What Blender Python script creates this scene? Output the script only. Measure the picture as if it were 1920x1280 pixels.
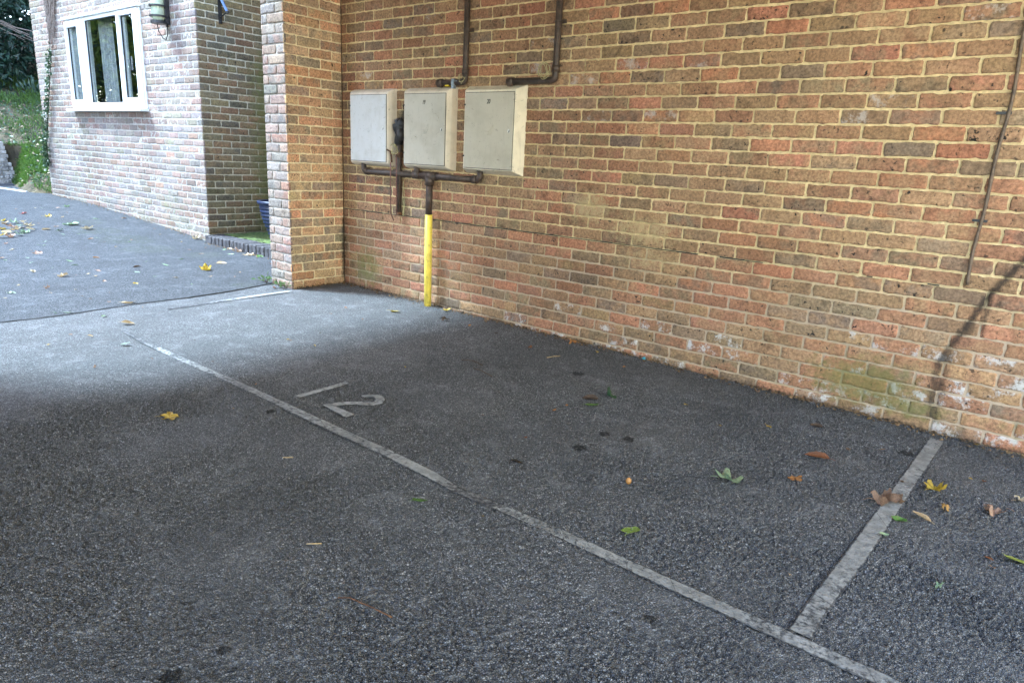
import bpy, bmesh, math, random
import numpy as np
from mathutils import Matrix, Vector

for o in list(bpy.data.objects):
    bpy.data.objects.remove(o)
scene = bpy.context.scene
COL = scene.collection
rnd = random.Random(7)
nr = np.random.default_rng(7)
R = math.radians

# ------------------------------------------------------------------ camera, sky, sun, exposure
cam = bpy.data.cameras.new('camera')
cam.sensor_width = 36.0
cam.lens = 24.064
cam.clip_start = 0.05
cam.clip_end = 600
camo = bpy.data.objects.new('camera', cam)
COL.objects.link(camo)
M = Matrix(((0.783237, -0.197875, 0.589394, 4.980624),
            (0.61977, 0.173409, -0.765385, -3.92497),
            (0.049245, 0.964767, 0.258457, 1.202182),
            (0, 0, 0, 1)))
camo.matrix_world = M
scene.camera = camo

SUN_AZ, SUN_EL = 212.0, 53.0          # towards the bright hazy sun patch above the yard
world = bpy.data.worlds.new('World')
scene.world = world
world.use_nodes = True
wn = world.node_tree.nodes
sky = wn.new('ShaderNodeTexSky')
sky.sky_type = 'NISHITA'
sky.sun_disc = False
sky.sun_elevation = R(SUN_EL)
sky.sun_rotation = R((90 - SUN_AZ) % 360)
world.node_tree.links.new(sky.outputs[0], wn['Background'].inputs[0])
wn['Background'].inputs[1].default_value = 0.15

sun = bpy.data.lights.new('sun', 'SUN')
sun.energy = 1.5
sun.angle = R(11)
sun.color = (0.57, 0.81, 1.0)
suno = bpy.data.objects.new('sun', sun)
COL.objects.link(suno)
sd = Vector((math.cos(R(SUN_AZ)) * math.cos(R(SUN_EL)), math.sin(R(SUN_AZ)) * math.cos(R(SUN_EL)), math.sin(R(SUN_EL))))
suno.rotation_euler = sd.to_track_quat('Z', 'Y').to_euler()

scene.view_settings.view_transform = 'Standard'
scene.view_settings.look = 'None'
scene.view_settings.gamma = 1.0
scene.view_settings.use_curve_mapping = False
scene.view_settings.exposure = 3.6

# ------------------------------------------------------------------ helpers
def tag(o, label=None, cat=None, group=None, kind=None):
    if label: o['label'] = label
    if cat: o['category'] = cat
    if group: o['group'] = group
    if kind: o['kind'] = kind
    return o

def empty(name, loc, label=None, cat=None, group=None):
    o = bpy.data.objects.new(name, None)
    o.empty_display_size = 0.1
    COL.objects.link(o)
    o.location = loc
    return tag(o, label, cat, group)

def link(name, me, mats, parent=None, smooth=False):
    if not isinstance(mats, (list, tuple)): mats = [mats]
    for m in mats: me.materials.append(m)
    if smooth:
        me.polygons.foreach_set('use_smooth', [True] * len(me.polygons))
    o = bpy.data.objects.new(name, me)
    COL.objects.link(o)
    if parent is not None:
        o.parent = parent
        o.matrix_parent_inverse = Matrix.Translation(-Vector(parent.location)) if parent.type == 'EMPTY' else Matrix.Identity(4)
    return o

class MB:
    """collects verts and faces for one mesh"""
    def __init__(s): s.v = []; s.f = []; s.mi = []
    def add(s, vs, fs, mi=0):
        b = len(s.v)
        s.v.extend([tuple(map(float, v)) for v in vs])
        s.f.extend([tuple(i + b for i in f) for f in fs]); s.mi.extend([mi] * len(fs))
    def box(s, x0, x1, y0, y1, z0, z1, mi=0):
        v = [(x, y, z) for x in (x0, x1) for y in (y0, y1) for z in (z0, z1)]
        f = [(0, 1, 3, 2), (4, 6, 7, 5), (0, 4, 5, 1), (2, 3, 7, 6), (0, 2, 6, 4), (1, 5, 7, 3)]
        s.add(v, f, mi)
    def tube(s, pts, r, seg=10, cap=True, mi=0):
        pts = [Vector(p) for p in pts]
        rs = r if isinstance(r, (list, tuple)) else [r] * len(pts)
        n = len(pts); up = None; rings = []
        for i, p in enumerate(pts):
            t = (pts[min(i + 1, n - 1)] - pts[max(i - 1, 0)]).normalized()
            if up is None:
                up = Vector((0, 0, 1)) if abs(t.z) < .9 else Vector((1, 0, 0))
            a = (up - t * up.dot(t)).normalized(); up = a
            b = t.cross(a)
            rings.append([p + (a * math.cos(2 * math.pi * k / seg) + b * math.sin(2 * math.pi * k / seg)) * rs[i] for k in range(seg)])
        v = [q for ring in rings for q in ring]
        f = [(i * seg + k, i * seg + (k + 1) % seg, (i + 1) * seg + (k + 1) % seg, (i + 1) * seg + k) for i in range(n - 1) for k in range(seg)]
        if cap:
            f.append(tuple(range(seg))[::-1]); f.append(tuple((n - 1) * seg + k for k in range(seg)))
        s.add(v, f, mi)
    def lathe(s, prof, c, seg=28, mi=0):
        v = []; f = []
        for r, z in prof:
            for k in range(seg):
                a = 2 * math.pi * k / seg
                v.append((c[0] + r * math.cos(a), c[1] + r * math.sin(a), c[2] + z))
        for i in range(len(prof) - 1):
            for k in range(seg):
                f.append((i * seg + k, i * seg + (k + 1) % seg, (i + 1) * seg + (k + 1) % seg, (i + 1) * seg + k))
        s.add(v, f, mi)
    def mesh(s, name):
        me = bpy.data.meshes.new(name)
        me.from_pydata(s.v, [], s.f)
        me.polygons.foreach_set('material_index', s.mi)
        me.update()
        return me
    def build(s, name, mats, parent=None, smooth=False, bevel=0):
        o = link(name, s.mesh(name), mats, parent, smooth)
        if bevel:
            m = o.modifiers.new('bevel', 'BEVEL'); m.width = bevel; m.segments = 2; m.limit_method = 'ANGLE'
        return o

def arc(c, r, a0, a1, ax='xz', n=7):
    out = []
    for i in range(n):
        a = a0 + (a1 - a0) * i / (n - 1)
        if ax == 'xz': out.append((c[0] + r * math.cos(a), c[1], c[2] + r * math.sin(a)))
        else: out.append((c[0], c[1] + r * math.cos(a), c[2] + r * math.sin(a)))
    return out

# ground height: nearly level under the building, rising across the yard to the bank
GX = [-30, -12, -9, -7.35, -6, -4.8, -3.6, -2.69, 8, 200]
GZ = [.8, .42, .33, .295, .268, .212, .14, .079, -.0974, -.0974]
def gz(x): return float(np.interp(x, GX, GZ))

# ------------------------------------------------------------------ node helpers
class NT:
    def __init__(s, name):
        s.m = bpy.data.materials.new(name); s.m.use_nodes = True
        s.t = s.m.node_tree; s.n = s.t.nodes; s.l = s.t.links
        s.b = s.n['Principled BSDF']
        s.pos = None
    def new(s, t, **kw):
        x = s.n.new(t)
        for k, v in kw.items(): setattr(x, k, v)
        return x
    def put(s, sock, v):
        if hasattr(v, 'node'): s.l.new(v, sock)
        elif isinstance(v, (tuple, list)) and len(v) == 3 and sock.type == 'RGBA': sock.default_value = (*v, 1)
        else: sock.default_value = v
    def P(s):
        if s.pos is None:
            s.pos = s.new('ShaderNodeTexCoord').outputs['Object']
        return s.pos
    def noise(s, scale, detail=3, rough=.55, vec=None, col=False, dist=0.):
        x = s.new('ShaderNodeTexNoise'); s.l.new(vec or s.P(), x.inputs['Vector'])
        x.inputs['Scale'].default_value = scale; x.inputs['Detail'].default_value = detail; x.inputs['Roughness'].default_value = rough
        x.inputs['Distortion'].default_value = dist
        return x.outputs['Color' if col else 'Fac']
    def voro(s, scale, feature='F1', out='Distance', vec=None, rand=1.):
        x = s.new('ShaderNodeTexVoronoi', feature=feature); s.l.new(vec or s.P(), x.inputs['Vector'])
        x.inputs['Scale'].default_value = scale
        x.inputs['Randomness'].default_value = rand
        return x.outputs[out]
    def math(s, op, a, b=None, c=None, clamp=False):
        x = s.new('ShaderNodeMath', operation=op); x.use_clamp = clamp
        s.put(x.inputs[0], a)
        if b is not None: s.put(x.inputs[1], b)
        if c is not None: s.put(x.inputs[2], c)
        return x.outputs[0]
    def ramp(s, v, lo, hi, a=0., b=1.):
        x = s.new('ShaderNodeMapRange', interpolation_type='SMOOTHSTEP')
        s.put(x.inputs['Value'], v)
        for k, q in (('From Min', lo), ('From Max', hi), ('To Min', a), ('To Max', b)): x.inputs[k].default_value = q
        return x.outputs['Result']
    def mix(s, f, a, b, mode='MIX'):
        x = s.new('ShaderNodeMix', data_type='RGBA', blend_type=mode)
        s.put(x.inputs[0], f); s.put(x.inputs[6], a); s.put(x.inputs[7], b)
        return x.outputs[2]
    def attr(s, name):
        x = s.new('ShaderNodeAttribute'); x.attribute_name = name
        return x
    def sep(s, v):
        x = s.new('ShaderNodeSeparateColor'); s.l.new(v, x.inputs[0])
        return x.outputs
    def spots(s, pts, vec=None):
        """soft-edged blots of the given centres and radii (metres)"""
        tot = None
        for (x, y, z, r) in pts:
            d = s.new('ShaderNodeVectorMath', operation='DISTANCE'); s.l.new(vec or s.P(), d.inputs[0]); d.inputs[1].default_value = (x, y, z)
            k = s.ramp(d.outputs['Value'], r * .35, r, 1., 0.)
            tot = k if tot is None else s.math('MAXIMUM', tot, k)
        return tot
    def bump(s, h, strength, dist, normal=None):
        x = s.new('ShaderNodeBump'); s.l.new(h, x.inputs['Height'])
        x.inputs['Strength'].default_value = strength; x.inputs['Distance'].default_value = dist
        if normal is not None: s.l.new(normal, x.inputs['Normal'])
        return x.outputs['Normal']
    def done(s, color=None, rough=None, normal=None, **kw):
        if color is not None: s.put(s.b.inputs['Base Color'], color)
        if rough is not None: s.put(s.b.inputs['Roughness'], rough)
        if normal is not None: s.l.new(normal, s.b.inputs['Normal'])
        for k, v in kw.items(): s.put(s.b.inputs[k.replace('_', ' ')], v)
        return s.m

def simple(name, col, rough=.6, var=.25, scale=14, bump=0., metallic=0., spec=.5, dirt=None):
    t = NT(name)
    n = t.noise(scale, 5)
    c = t.mix(t.ramp(n, .3, .7), tuple(x * (1 - var) for x in col), tuple(min(1, x * (1 + var)) for x in col))
    if dirt:
        c = t.mix(t.math('MULTIPLY', t.ramp(t.noise(scale * 3, 6), .52, .72), dirt[3]), c, dirt[:3])
    nm = t.bump(t.noise(scale * 6, 4), .6, bump) if bump else None
    return t.done(c, rough, nm, Metallic=metallic, Specular_IOR_Level=spec)

# ------------------------------------------------------------------ materials
def brick_mat():
    t = NT('fired_brick')
    tint, tint2 = t.attr('tint').outputs['Color'], t.attr('tint_two').outputs['Color']
    st = t.sep(t.attr('stain').outputs['Color']); aux = t.sep(t.attr('aux').outputs['Color'])
    shift = t.new('ShaderNodeVectorMath', operation='MULTIPLY_ADD')
    cx = t.new('ShaderNodeCombineXYZ'); t.l.new(aux[0], cx.inputs[0]); t.l.new(aux[0], cx.inputs[1]); t.l.new(aux[0], cx.inputs[2])
    t.l.new(cx.outputs[0], shift.inputs[0]); shift.inputs[1].default_value = (37, 19, 53); t.l.new(t.P(), shift.inputs[2])
    v = shift.outputs[0]
    c = t.mix(t.ramp(t.noise(11, 4, .6, vec=v), .40, .60), tint, tint2)
    c = t.mix(t.math('MULTIPLY', t.ramp(t.noise(13, 4, .6, vec=v), .54, .68), t.math('MULTIPLY', aux[2], .55)), c, t.mix(1., c, (.36, .37, .40), 'MULTIPLY'))
    fine = t.noise(70, 5, .65, vec=v)
    c = t.mix(.8, c, t.mix(t.ramp(fine, .25, .75), (.45, .43, .42), (1.5, 1.47, 1.43)), 'MULTIPLY')
    # burnt specks and iron spots
    sp = t.math('MULTIPLY', t.ramp(t.noise(42, 3, .6, vec=v), .615, .69), aux[2])
    c = t.mix(sp, c, (.028, .024, .022))
    sp2 = t.math('MULTIPLY', t.ramp(t.noise(120, 2, .5, vec=v), .66, .72), .7)
    c = t.mix(sp2, c, (.05, .04, .035))
    # white salts
    w = t.math('MULTIPLY', t.ramp(t.math('ADD', t.math('MULTIPLY', t.noise(14, 3, .5, vec=v), .6), t.math('MULTIPLY', t.noise(75, 5, .75, vec=v), .4)), .50, .61), t.math('MULTIPLY', aux[1], .9))
    c = t.mix(w, c, (.60, .58, .56))
    c = t.mix(t.math('MULTIPLY', t.ramp(t.noise(1.3, 6, .65), .38, .68), .55), c, t.mix(1., c, (.60, .56, .54), 'MULTIPLY'))
    c = surface_stains(t, c, st)
    h = t.math('ADD', t.math('MULTIPLY', t.noise(150, 4, .6), .5), t.math('MULTIPLY', t.noise(38, 3), 1.0))
    h = t.math('SUBTRACT', h, t.math('MULTIPLY', sp, .6))
    nm = t.bump(h, .8, .004)
    return t.done(c, .88, nm, Specular_IOR_Level=.25)

def surface_stains(t, c, st):
    n = t.noise(22, 5, .65)
    g = t.ramp(t.math('ADD', st[0], t.math('MULTIPLY', t.math('SUBTRACT', n, .5), 1.7)), .45, 1.15)
    c = t.mix(t.math('MULTIPLY', g, .62), c, t.mix(t.noise(60, 3), (.085, .105, .025), (.19, .20, .06)))
    vm = t.new('ShaderNodeVectorMath', operation='MULTIPLY'); t.l.new(t.P(), vm.inputs[0]); vm.inputs[1].default_value = (1, 1, .22)
    streak = t.math('ADD', t.math('MULTIPLY', t.noise(60, 5, .75, vec=vm.outputs[0]), .6), t.math('MULTIPLY', t.noise(40, 6, .75), .4))
    d = t.ramp(t.math('ADD', st[1], t.math('MULTIPLY', t.math('SUBTRACT', streak, .5), 1.7)), .28, 1.0)
    c = t.mix(t.math('MULTIPLY', d, .85), c, (.022, .019, .017))
    s = t.ramp(t.math('ADD', st[2], t.math('MULTIPLY', t.math('SUBTRACT', t.math('ADD', t.math('MULTIPLY', t.noise(24, 6, .75), .6), t.math('MULTIPLY', t.noise(80, 5, .75), .4)), .5), 2.6)), .42, .95)
    c = t.mix(t.math('MULTIPLY', s, .85), c, (.47, .36, .19))
    return c

def mortar_mat(name, col, low=None):
    t = NT(name)
    st = t.sep(t.attr('stain').outputs['Color'])
    n = t.noise(45, 5, .7)
    c = t.mix(t.ramp(n, .3, .7), tuple(x * .78 for x in col), tuple(min(1, x * 1.15) for x in col))
    if low:
        xyz = t.new('ShaderNodeSeparateXYZ'); t.l.new(t.P(), xyz.inputs[0])
        c = t.mix(t.ramp(t.math('ADD', xyz.outputs[2], t.math('MULTIPLY', t.math('SUBTRACT', t.noise(4, 4), .5), .25)), .5, .75, .85, 0.), c, low)
    c = t.mix(t.math('MULTIPLY', t.ramp(t.noise(2.2, 5, .65), .42, .7), .55), c, tuple(x * .55 for x in col))
    c = surface_stains(t, c, st)
    nm = t.bump(t.math('ADD', t.noise(180, 4, .7), t.math('MULTIPLY', t.noise(40, 3), 1.2)), .9, .004)
    return t.done(c, .95, nm, Specular_IOR_Level=.15)

def asphalt_mat(name, scale, lo, hi, bump, oil, moss=()):
    """stone chips set in dark binder: chip tone per cell, dark gaps between, grit, dust and damp patches"""
    t = NT(name)
    wob = t.new('ShaderNodeVectorMath', operation='MULTIPLY_ADD')
    t.l.new(t.noise(scale * .5, 2, col=True), wob.inputs[0]); wob.inputs[1].default_value = (.006,) * 3; t.l.new(t.P(), wob.inputs[2])
    v = wob.outputs[0]
    cell = t.sep(t.voro(scale, out='Color', vec=v))
    cell2 = t.sep(t.voro(scale * 2.3, out='Color', vec=v))
    edge = t.voro(scale, feature='DISTANCE_TO_EDGE', vec=v)
    k = t.math('ADD', t.math('MULTIPLY', cell[0], .65), t.math('MULTIPLY', cell2[1], .35))
    c = t.mix(t.ramp(k, .22, .85), lo, hi)
    c = t.mix(t.math('MULTIPLY', t.ramp(cell[1], .90, .96), .42), c, tuple(x * 1.9 for x in hi))
    c = t.mix(t.ramp(edge, .02, .20, .88, 0.), c, tuple(x * .18 for x in lo))
    c = t.mix(t.ramp(cell[2], .68, .78, 0., .6), c, tuple(x * .4 for x in lo))
    big = t.noise(1.1, 6, .65)
    c = t.mix(t.math('MULTIPLY', t.ramp(big, .38, .68), .40), c, tuple(x * .55 for x in lo))
    c = t.mix(t.math('MULTIPLY', t.ramp(t.noise(7, 6, .7), .5, .75), .35), c, tuple(x * 1.15 for x in hi))
    c = t.mix(t.math('MULTIPLY', t.ramp(t.noise(1.7, 8, .8), .5, .75), .15), c, tuple(x * .95 for x in hi))
    c = t.mix(t.math('MULTIPLY', t.ramp(t.noise(3.1, 7, .75), .58, .8), .35), c, (.17, .15, .12))
    if oil:
        o = t.spots(oil)
        o = t.ramp(t.math('ADD', o, t.math('MULTIPLY', t.math('SUBTRACT', t.noise(48, 5, .75), .5), 2.6)), .5, 1.0)
        c = t.mix(t.math('MULTIPLY', o, .85), c, (.008, .008, .008))
    if moss:
        o = t.spots(moss)
        o = t.ramp(t.math('ADD', t.math('MULTIPLY', o, .9), t.math('MULTIPLY', t.math('SUBTRACT', t.noise(26, 7, .8), .5), 2.4)), .55, 1.5)
        c = t.mix(t.math('MULTIPLY', o, .6), c, (.075, .095, .045))
    h = t.math('ADD', t.ramp(edge, 0., .32), t.math('MULTIPLY', cell[0], .8))
    h = t.math('ADD', h, t.math('MULTIPLY', t.noise(scale * 3.2, 3, .7), .8))
    nm = t.bump(h, 1.0, bump)
    return t.done(c, .68, nm, Specular_IOR_Level=.4)

def paint_mat():
    t = NT('worn_line_paint')
    wear_dapple = t.sep(t.attr('wear_dapple').outputs['Color'])[0]
    n = t.math('ADD', t.math('MULTIPLY', t.noise(55, 6, .7), .75), t.math('MULTIPLY', t.noise(9, 4), .35))
    k = t.ramp(t.math('ADD', n, wear_dapple), .62, .80)
    paint = t.mix(t.ramp(t.noise(26, 5), .35, .7), (.20, .20, .196), (.32, .32, .312))
    crack = t.ramp(t.voro(3.2, feature='DISTANCE_TO_EDGE'), .0, .006, .35, 1.)
    paint = t.mix(1., paint, t.new_rgb(crack), 'MULTIPLY')
    paint = t.mix(t.math('MULTIPLY', t.ramp(t.noise(5, 5, .6), .4, .7), .45), paint, (.13, .128, .12))
    tar = t.mix(t.ramp(t.sep(t.voro(85, out='Color'))[0], .35, 1.), (.03, .03, .033), (.10, .10, .105))
    c = t.mix(k, paint, tar)
    nm = t.bump(t.math('ADD', t.math('MULTIPLY', t.voro(85, feature='SMOOTH_F1'), -.8), t.noise(140, 3)), .7, .0035)
    return t.done(c, .75, nm, Specular_IOR_Level=.35)
def _rgb(s, v):
    x = s.new('ShaderNodeCombineColor')
    for i in range(3): s.l.new(v, x.inputs[i])
    return x.outputs[0]
NT.new_rgb = _rgb

def leaf_mat():
    t = NT('leaf_blade')
    oi = t.new('ShaderNodeObjectInfo')
    c = oi.outputs['Color']
    n = t.noise(60, 5, .65)
    c = t.mix(.85, c, t.mix(t.ramp(n, .3, .7), (.42, .38, .36), (1.5, 1.45, 1.35)), 'MULTIPLY')
    c = t.mix(t.math('MULTIPLY', t.ramp(t.noise(2.2, 5, .7), .5, .7), .5), c, (.16, .09, .04))
    c = t.mix(t.math('MULTIPLY', t.ramp(t.noise(170, 3), .62, .7), .6), c, (.05, .03, .015))
    nm = t.bump(t.noise(110, 3), .5, .002)
    t.done(c, .55, nm, Specular_IOR_Level=.4)
    tr = t.new('ShaderNodeBsdfTranslucent'); t.put(tr.inputs['Color'], c)
    mx = t.new('ShaderNodeMixShader'); mx.inputs[0].default_value = .22
    t.l.new(t.b.outputs[0], mx.inputs[1]); t.l.new(tr.outputs[0], mx.inputs[2])
    t.l.new(mx.outputs[0], t.n['Material Output'].inputs['Surface'])
    return t.m

def foliage_mat(name, a, b, trans=.25, rough=.45):
    t = NT(name)
    f = t.sep(t.attr('tone').outputs['Color'])[0]
    c = t.mix(f, a, b)
    c = t.mix(.5, c, t.mix(t.noise(20, 3), (.6, .6, .6), (1.4, 1.4, 1.3)), 'MULTIPLY')
    t.done(c, rough, Specular_IOR_Level=.5)
    tr = t.new('ShaderNodeBsdfTranslucent'); t.put(tr.inputs['Color'], c)
    mx = t.new('ShaderNodeMixShader'); mx.inputs[0].default_value = trans
    t.l.new(t.b.outputs[0], mx.inputs[1]); t.l.new(tr.outputs[0], mx.inputs[2])
    t.l.new(mx.outputs[0], t.n['Material Output'].inputs['Surface'])
    return t.m

def glass_mat():
    t = NT('window_glass')
    gl = t.new('ShaderNodeBsdfGlossy'); gl.inputs['Roughness'].default_value = .01; gl.inputs['Color'].default_value = (.95, 1, 1, 1)
    tr = t.new('ShaderNodeBsdfTransparent'); tr.inputs['Color'].default_value = (.88, .90, .89, 1)
    lw = t.new('ShaderNodeLayerWeight'); lw.inputs['Blend'].default_value = .5
    fc = t.math('ADD', t.math('MULTIPLY', t.math('POWER', lw.outputs['Facing'], 3.), .55), .06)
    mx = t.new('ShaderNodeMixShader')
    t.l.new(fc, mx.inputs[0]); t.l.new(tr.outputs[0], mx.inputs[1]); t.l.new(gl.outputs[0], mx.inputs[2])
    t.l.new(mx.outputs[0], t.n['Material Output'].inputs['Surface'])
    return t.m

def meter_mat():
    t = NT('weathered_plastic')
    oi = t.new('ShaderNodeObjectInfo').outputs['Color']
    vm = t.new('ShaderNodeVectorMath', operation='MULTIPLY'); t.l.new(t.P(), vm.inputs[0]); vm.inputs[1].default_value = (1, 1, .12)
    c = t.mix(t.math('MULTIPLY', t.ramp(t.noise(6, 5, .6), .42, .72), .6), oi, t.mix(.5, oi, (.30, .26, .18)))
    c = t.mix(t.math('MULTIPLY', t.ramp(t.noise(42, 5, .65, vec=vm.outputs[0]), .54, .76), .22), c, (.20, .165, .11))
    c = t.mix(t.math('MULTIPLY', t.ramp(t.noise(90, 4, .6), .68, .72), .8), c, (.06, .05, .04))
    c = t.mix(t.math('MULTIPLY', t.ramp(t.noise(18, 6, .75, dist=1.5), .60, .68), .6), c, (.14, .11, .075))
    nm = t.bump(t.noise(60, 4), .4, .0015)
    return t.done(c, t.ramp(t.noise(12, 4), .3, .7, .42, .62), nm, Specular_IOR_Level=.4)

BRICK = brick_mat()
MORTAR_BUFF = mortar_mat('buff_mortar', (.70, .545, .30), (.45, .345, .265))
MORTAR_GREY = mortar_mat('grey_mortar', (.62, .56, .43))
MORTAR_LIT = mortar_mat('lit_mortar', (.88, .73, .47))  # pier joints with extra warm light in their colour
MORTAR_PALE = mortar_mat('pale_mortar', (.37, .34, .30))
OIL = [(3.52, -1.50, -.025, .055), (3.52, -1.28, -.025, .05), (3.63, -1.25, -.025, .05), (2.93, -.60, 0, .07),
       (3.54, -3.32, -.03, .05), (3.55, -3.19, -.03, .03), (4.30, -2.335, -.03, .035), (2.26, -2.22, 0, .04),
       (4.64, -.415, -.04, .06)]
BAY = asphalt_mat('coarse_tarmac', 158, (.185, .186, .193), (.395, .396, .408), .006, OIL)
YARD = asphalt_mat('yard_tarmac', 150, (.082, .089, .102), (.285, .298, .325), .008, (),
                   [(-3.1, -.55, .1, .55), (-2.5, -.6, .08, .5), (-3.7, -.6, .14, .5), (-4.3, -.5, .18, .4), (-.35, -.8, .04, .2), (-1.9, -.3, .06, .4)])
PAINT = paint_mat()
LEAF = leaf_mat()
METER = meter_mat()
GLASS = glass_mat()
PVC = simple('white_frame_plastic', (.80, .80, .79), .35, .05, 5, 0, 0, .5)
RUBBER = simple('black_gasket', (.02, .02, .02), .6, .2)
PIPE = simple('brown_pipe_paint', (.055, .036, .027), .5, .4, 25, .002, 0, .5, (.14, .085, .05, .5))
PIPE_YELLOW = simple('yellow_pipe_paint', (.85, .66, .11), .45, .16, 9, .001, 0, .4, (.16, .12, .05, .55))
STEEL = simple('grey_metal', (.30, .36, .42), .4, .2, 30, 0, .5)
BLACKMETAL = simple('black_iron', (.015, .014, .015), .45, .3, 30, .001)
SKYLIT_METAL = simple('skylit_strut', (.14, .22, .42), .4, .15, 30)  # blue sky light put into the strut's colour
RUST = simple('rusty_iron', (.10, .045, .022), .8, .5, 60, .002)
CABLE = simple('brown_cable', (.11, .075, .05), .6, .35, 40, .001)
WIRE = simple('pale_wire', (.38, .33, .16), .5, .3, 40)
STRING = simple('red_brown_cord', (.16, .07, .055), .8, .5, 120, .001)
POT = simple('blue_glaze', (.007, .016, .050), .35, .3, 12, 0, 0, .6)
SOIL = simple('dark_soil', (.03, .022, .015), .95, .5, 40, .008)
ENG = None
PLASTER = simple('painted_soffit', (.66, .62, .55), .9, .08, 3, .001)
INTERIOR = simple('room_plaster', (.35, .37, .38), .9, .2, 2)
CURTAIN = simple('curtain_cloth', (.46, .455, .45), .9, .15, 9, .002)
ROOF = simple('roof_tile', (.12, .06, .045), .85, .3, 6, .005)
STEP = simple('engineering_brick', (.060, .055, .058), .8, .45, 25, .004, 0, .3, (.16, .15, .14, .5))
MOSS = simple('moss', (.07, .10, .022), .95, .5, 35, .012)
INK = simple('black_lettering', (.012, .012, .012), .6, .1)
TWIG = simple('twig_bark', (.07, .045, .028), .85, .4, 60, .001)
STRAW = simple('straw', (.42, .30, .15), .8, .3, 60)
GLOBE = simple('lantern_glass', (.42, .48, .34), .12, .15, 12)
NUTM = simple('nut_shell', (.42, .20, .06), .4, .3, 40)
SCRAPB = simple('blue_plastic', (.05, .35, .45), .4, .2, 40)
BARK = simple('bark', (.07, .05, .035), .9, .4, 12, .01)
EARTH = simple('earth', (.085, .065, .035), .95, .5, 3, .02)
BOUNCE_SAND = simple('bounce_sand', (.55, .44, .30), .95, .2, 6, .01)
BOUNCE_RENDER = simple('bounce_render', (.86, .72, .50), .9, .08, 3, .002)
KERBM = simple('kerb_concrete', (.42, .41, .39), .9, .15, 20, .003)
YELLOWTAG = simple('yellow_tag', (.75, .55, .03), .5, .1)
CROWN_DARK = foliage_mat('evergreen_leaf', (.006, .022, .013), (.030, .080, .046), .12, .55)
CROWN_LIGHT = foliage_mat('broad_leaf', (.06, .11, .02), (.34, .38, .06), .5)
IVY = foliage_mat('ivy_leaf', (.02, .05, .02), (.07, .12, .05), .2)
WEED = foliage_mat('weed_leaf', (.08, .15, .06), (.22, .32, .15), .3)
GRASSM = foliage_mat('grass_blade', (.05, .11, .02), (.17, .28, .055), .3, .5)
CREEPER = simple('dead_creeper_stem', (.20, .155, .13), .9, .3, 60, .001)
# ------------------------------------------------------------------ bricks
P_MAIN = [((.365, .228, .132), .42), ((.365, .19, .115), .24), ((.43, .205, .122), .12), ((.27, .19, .122), .19), ((.22, .165, .125), .03)]
P_PIER_LIT = [((.58, .40, .24), .38), ((.60, .35, .21), .24), ((.64, .33, .19), .12), ((.36, .28, .20), .26)]  # same brick as the pier front, warm side light painted into its tones
P_HOUSE = [((.265, .195, .165), .36), ((.235, .205, .185), .30), ((.20, .178, .165), .10), ((.285, .18, .142), .12), ((.235, .205, .155), .12)]
P_FRONT = [((.27, .20, .165), .34), ((.235, .205, .185), .30), ((.19, .17, .16), .14), ((.30, .175, .135), .22)]
P_OLIVE = [((.26, .20, .115), .40), ((.20, .165, .10), .28), ((.27, .17, .10), .2), ((.15, .13, .095), .12)]

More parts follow.
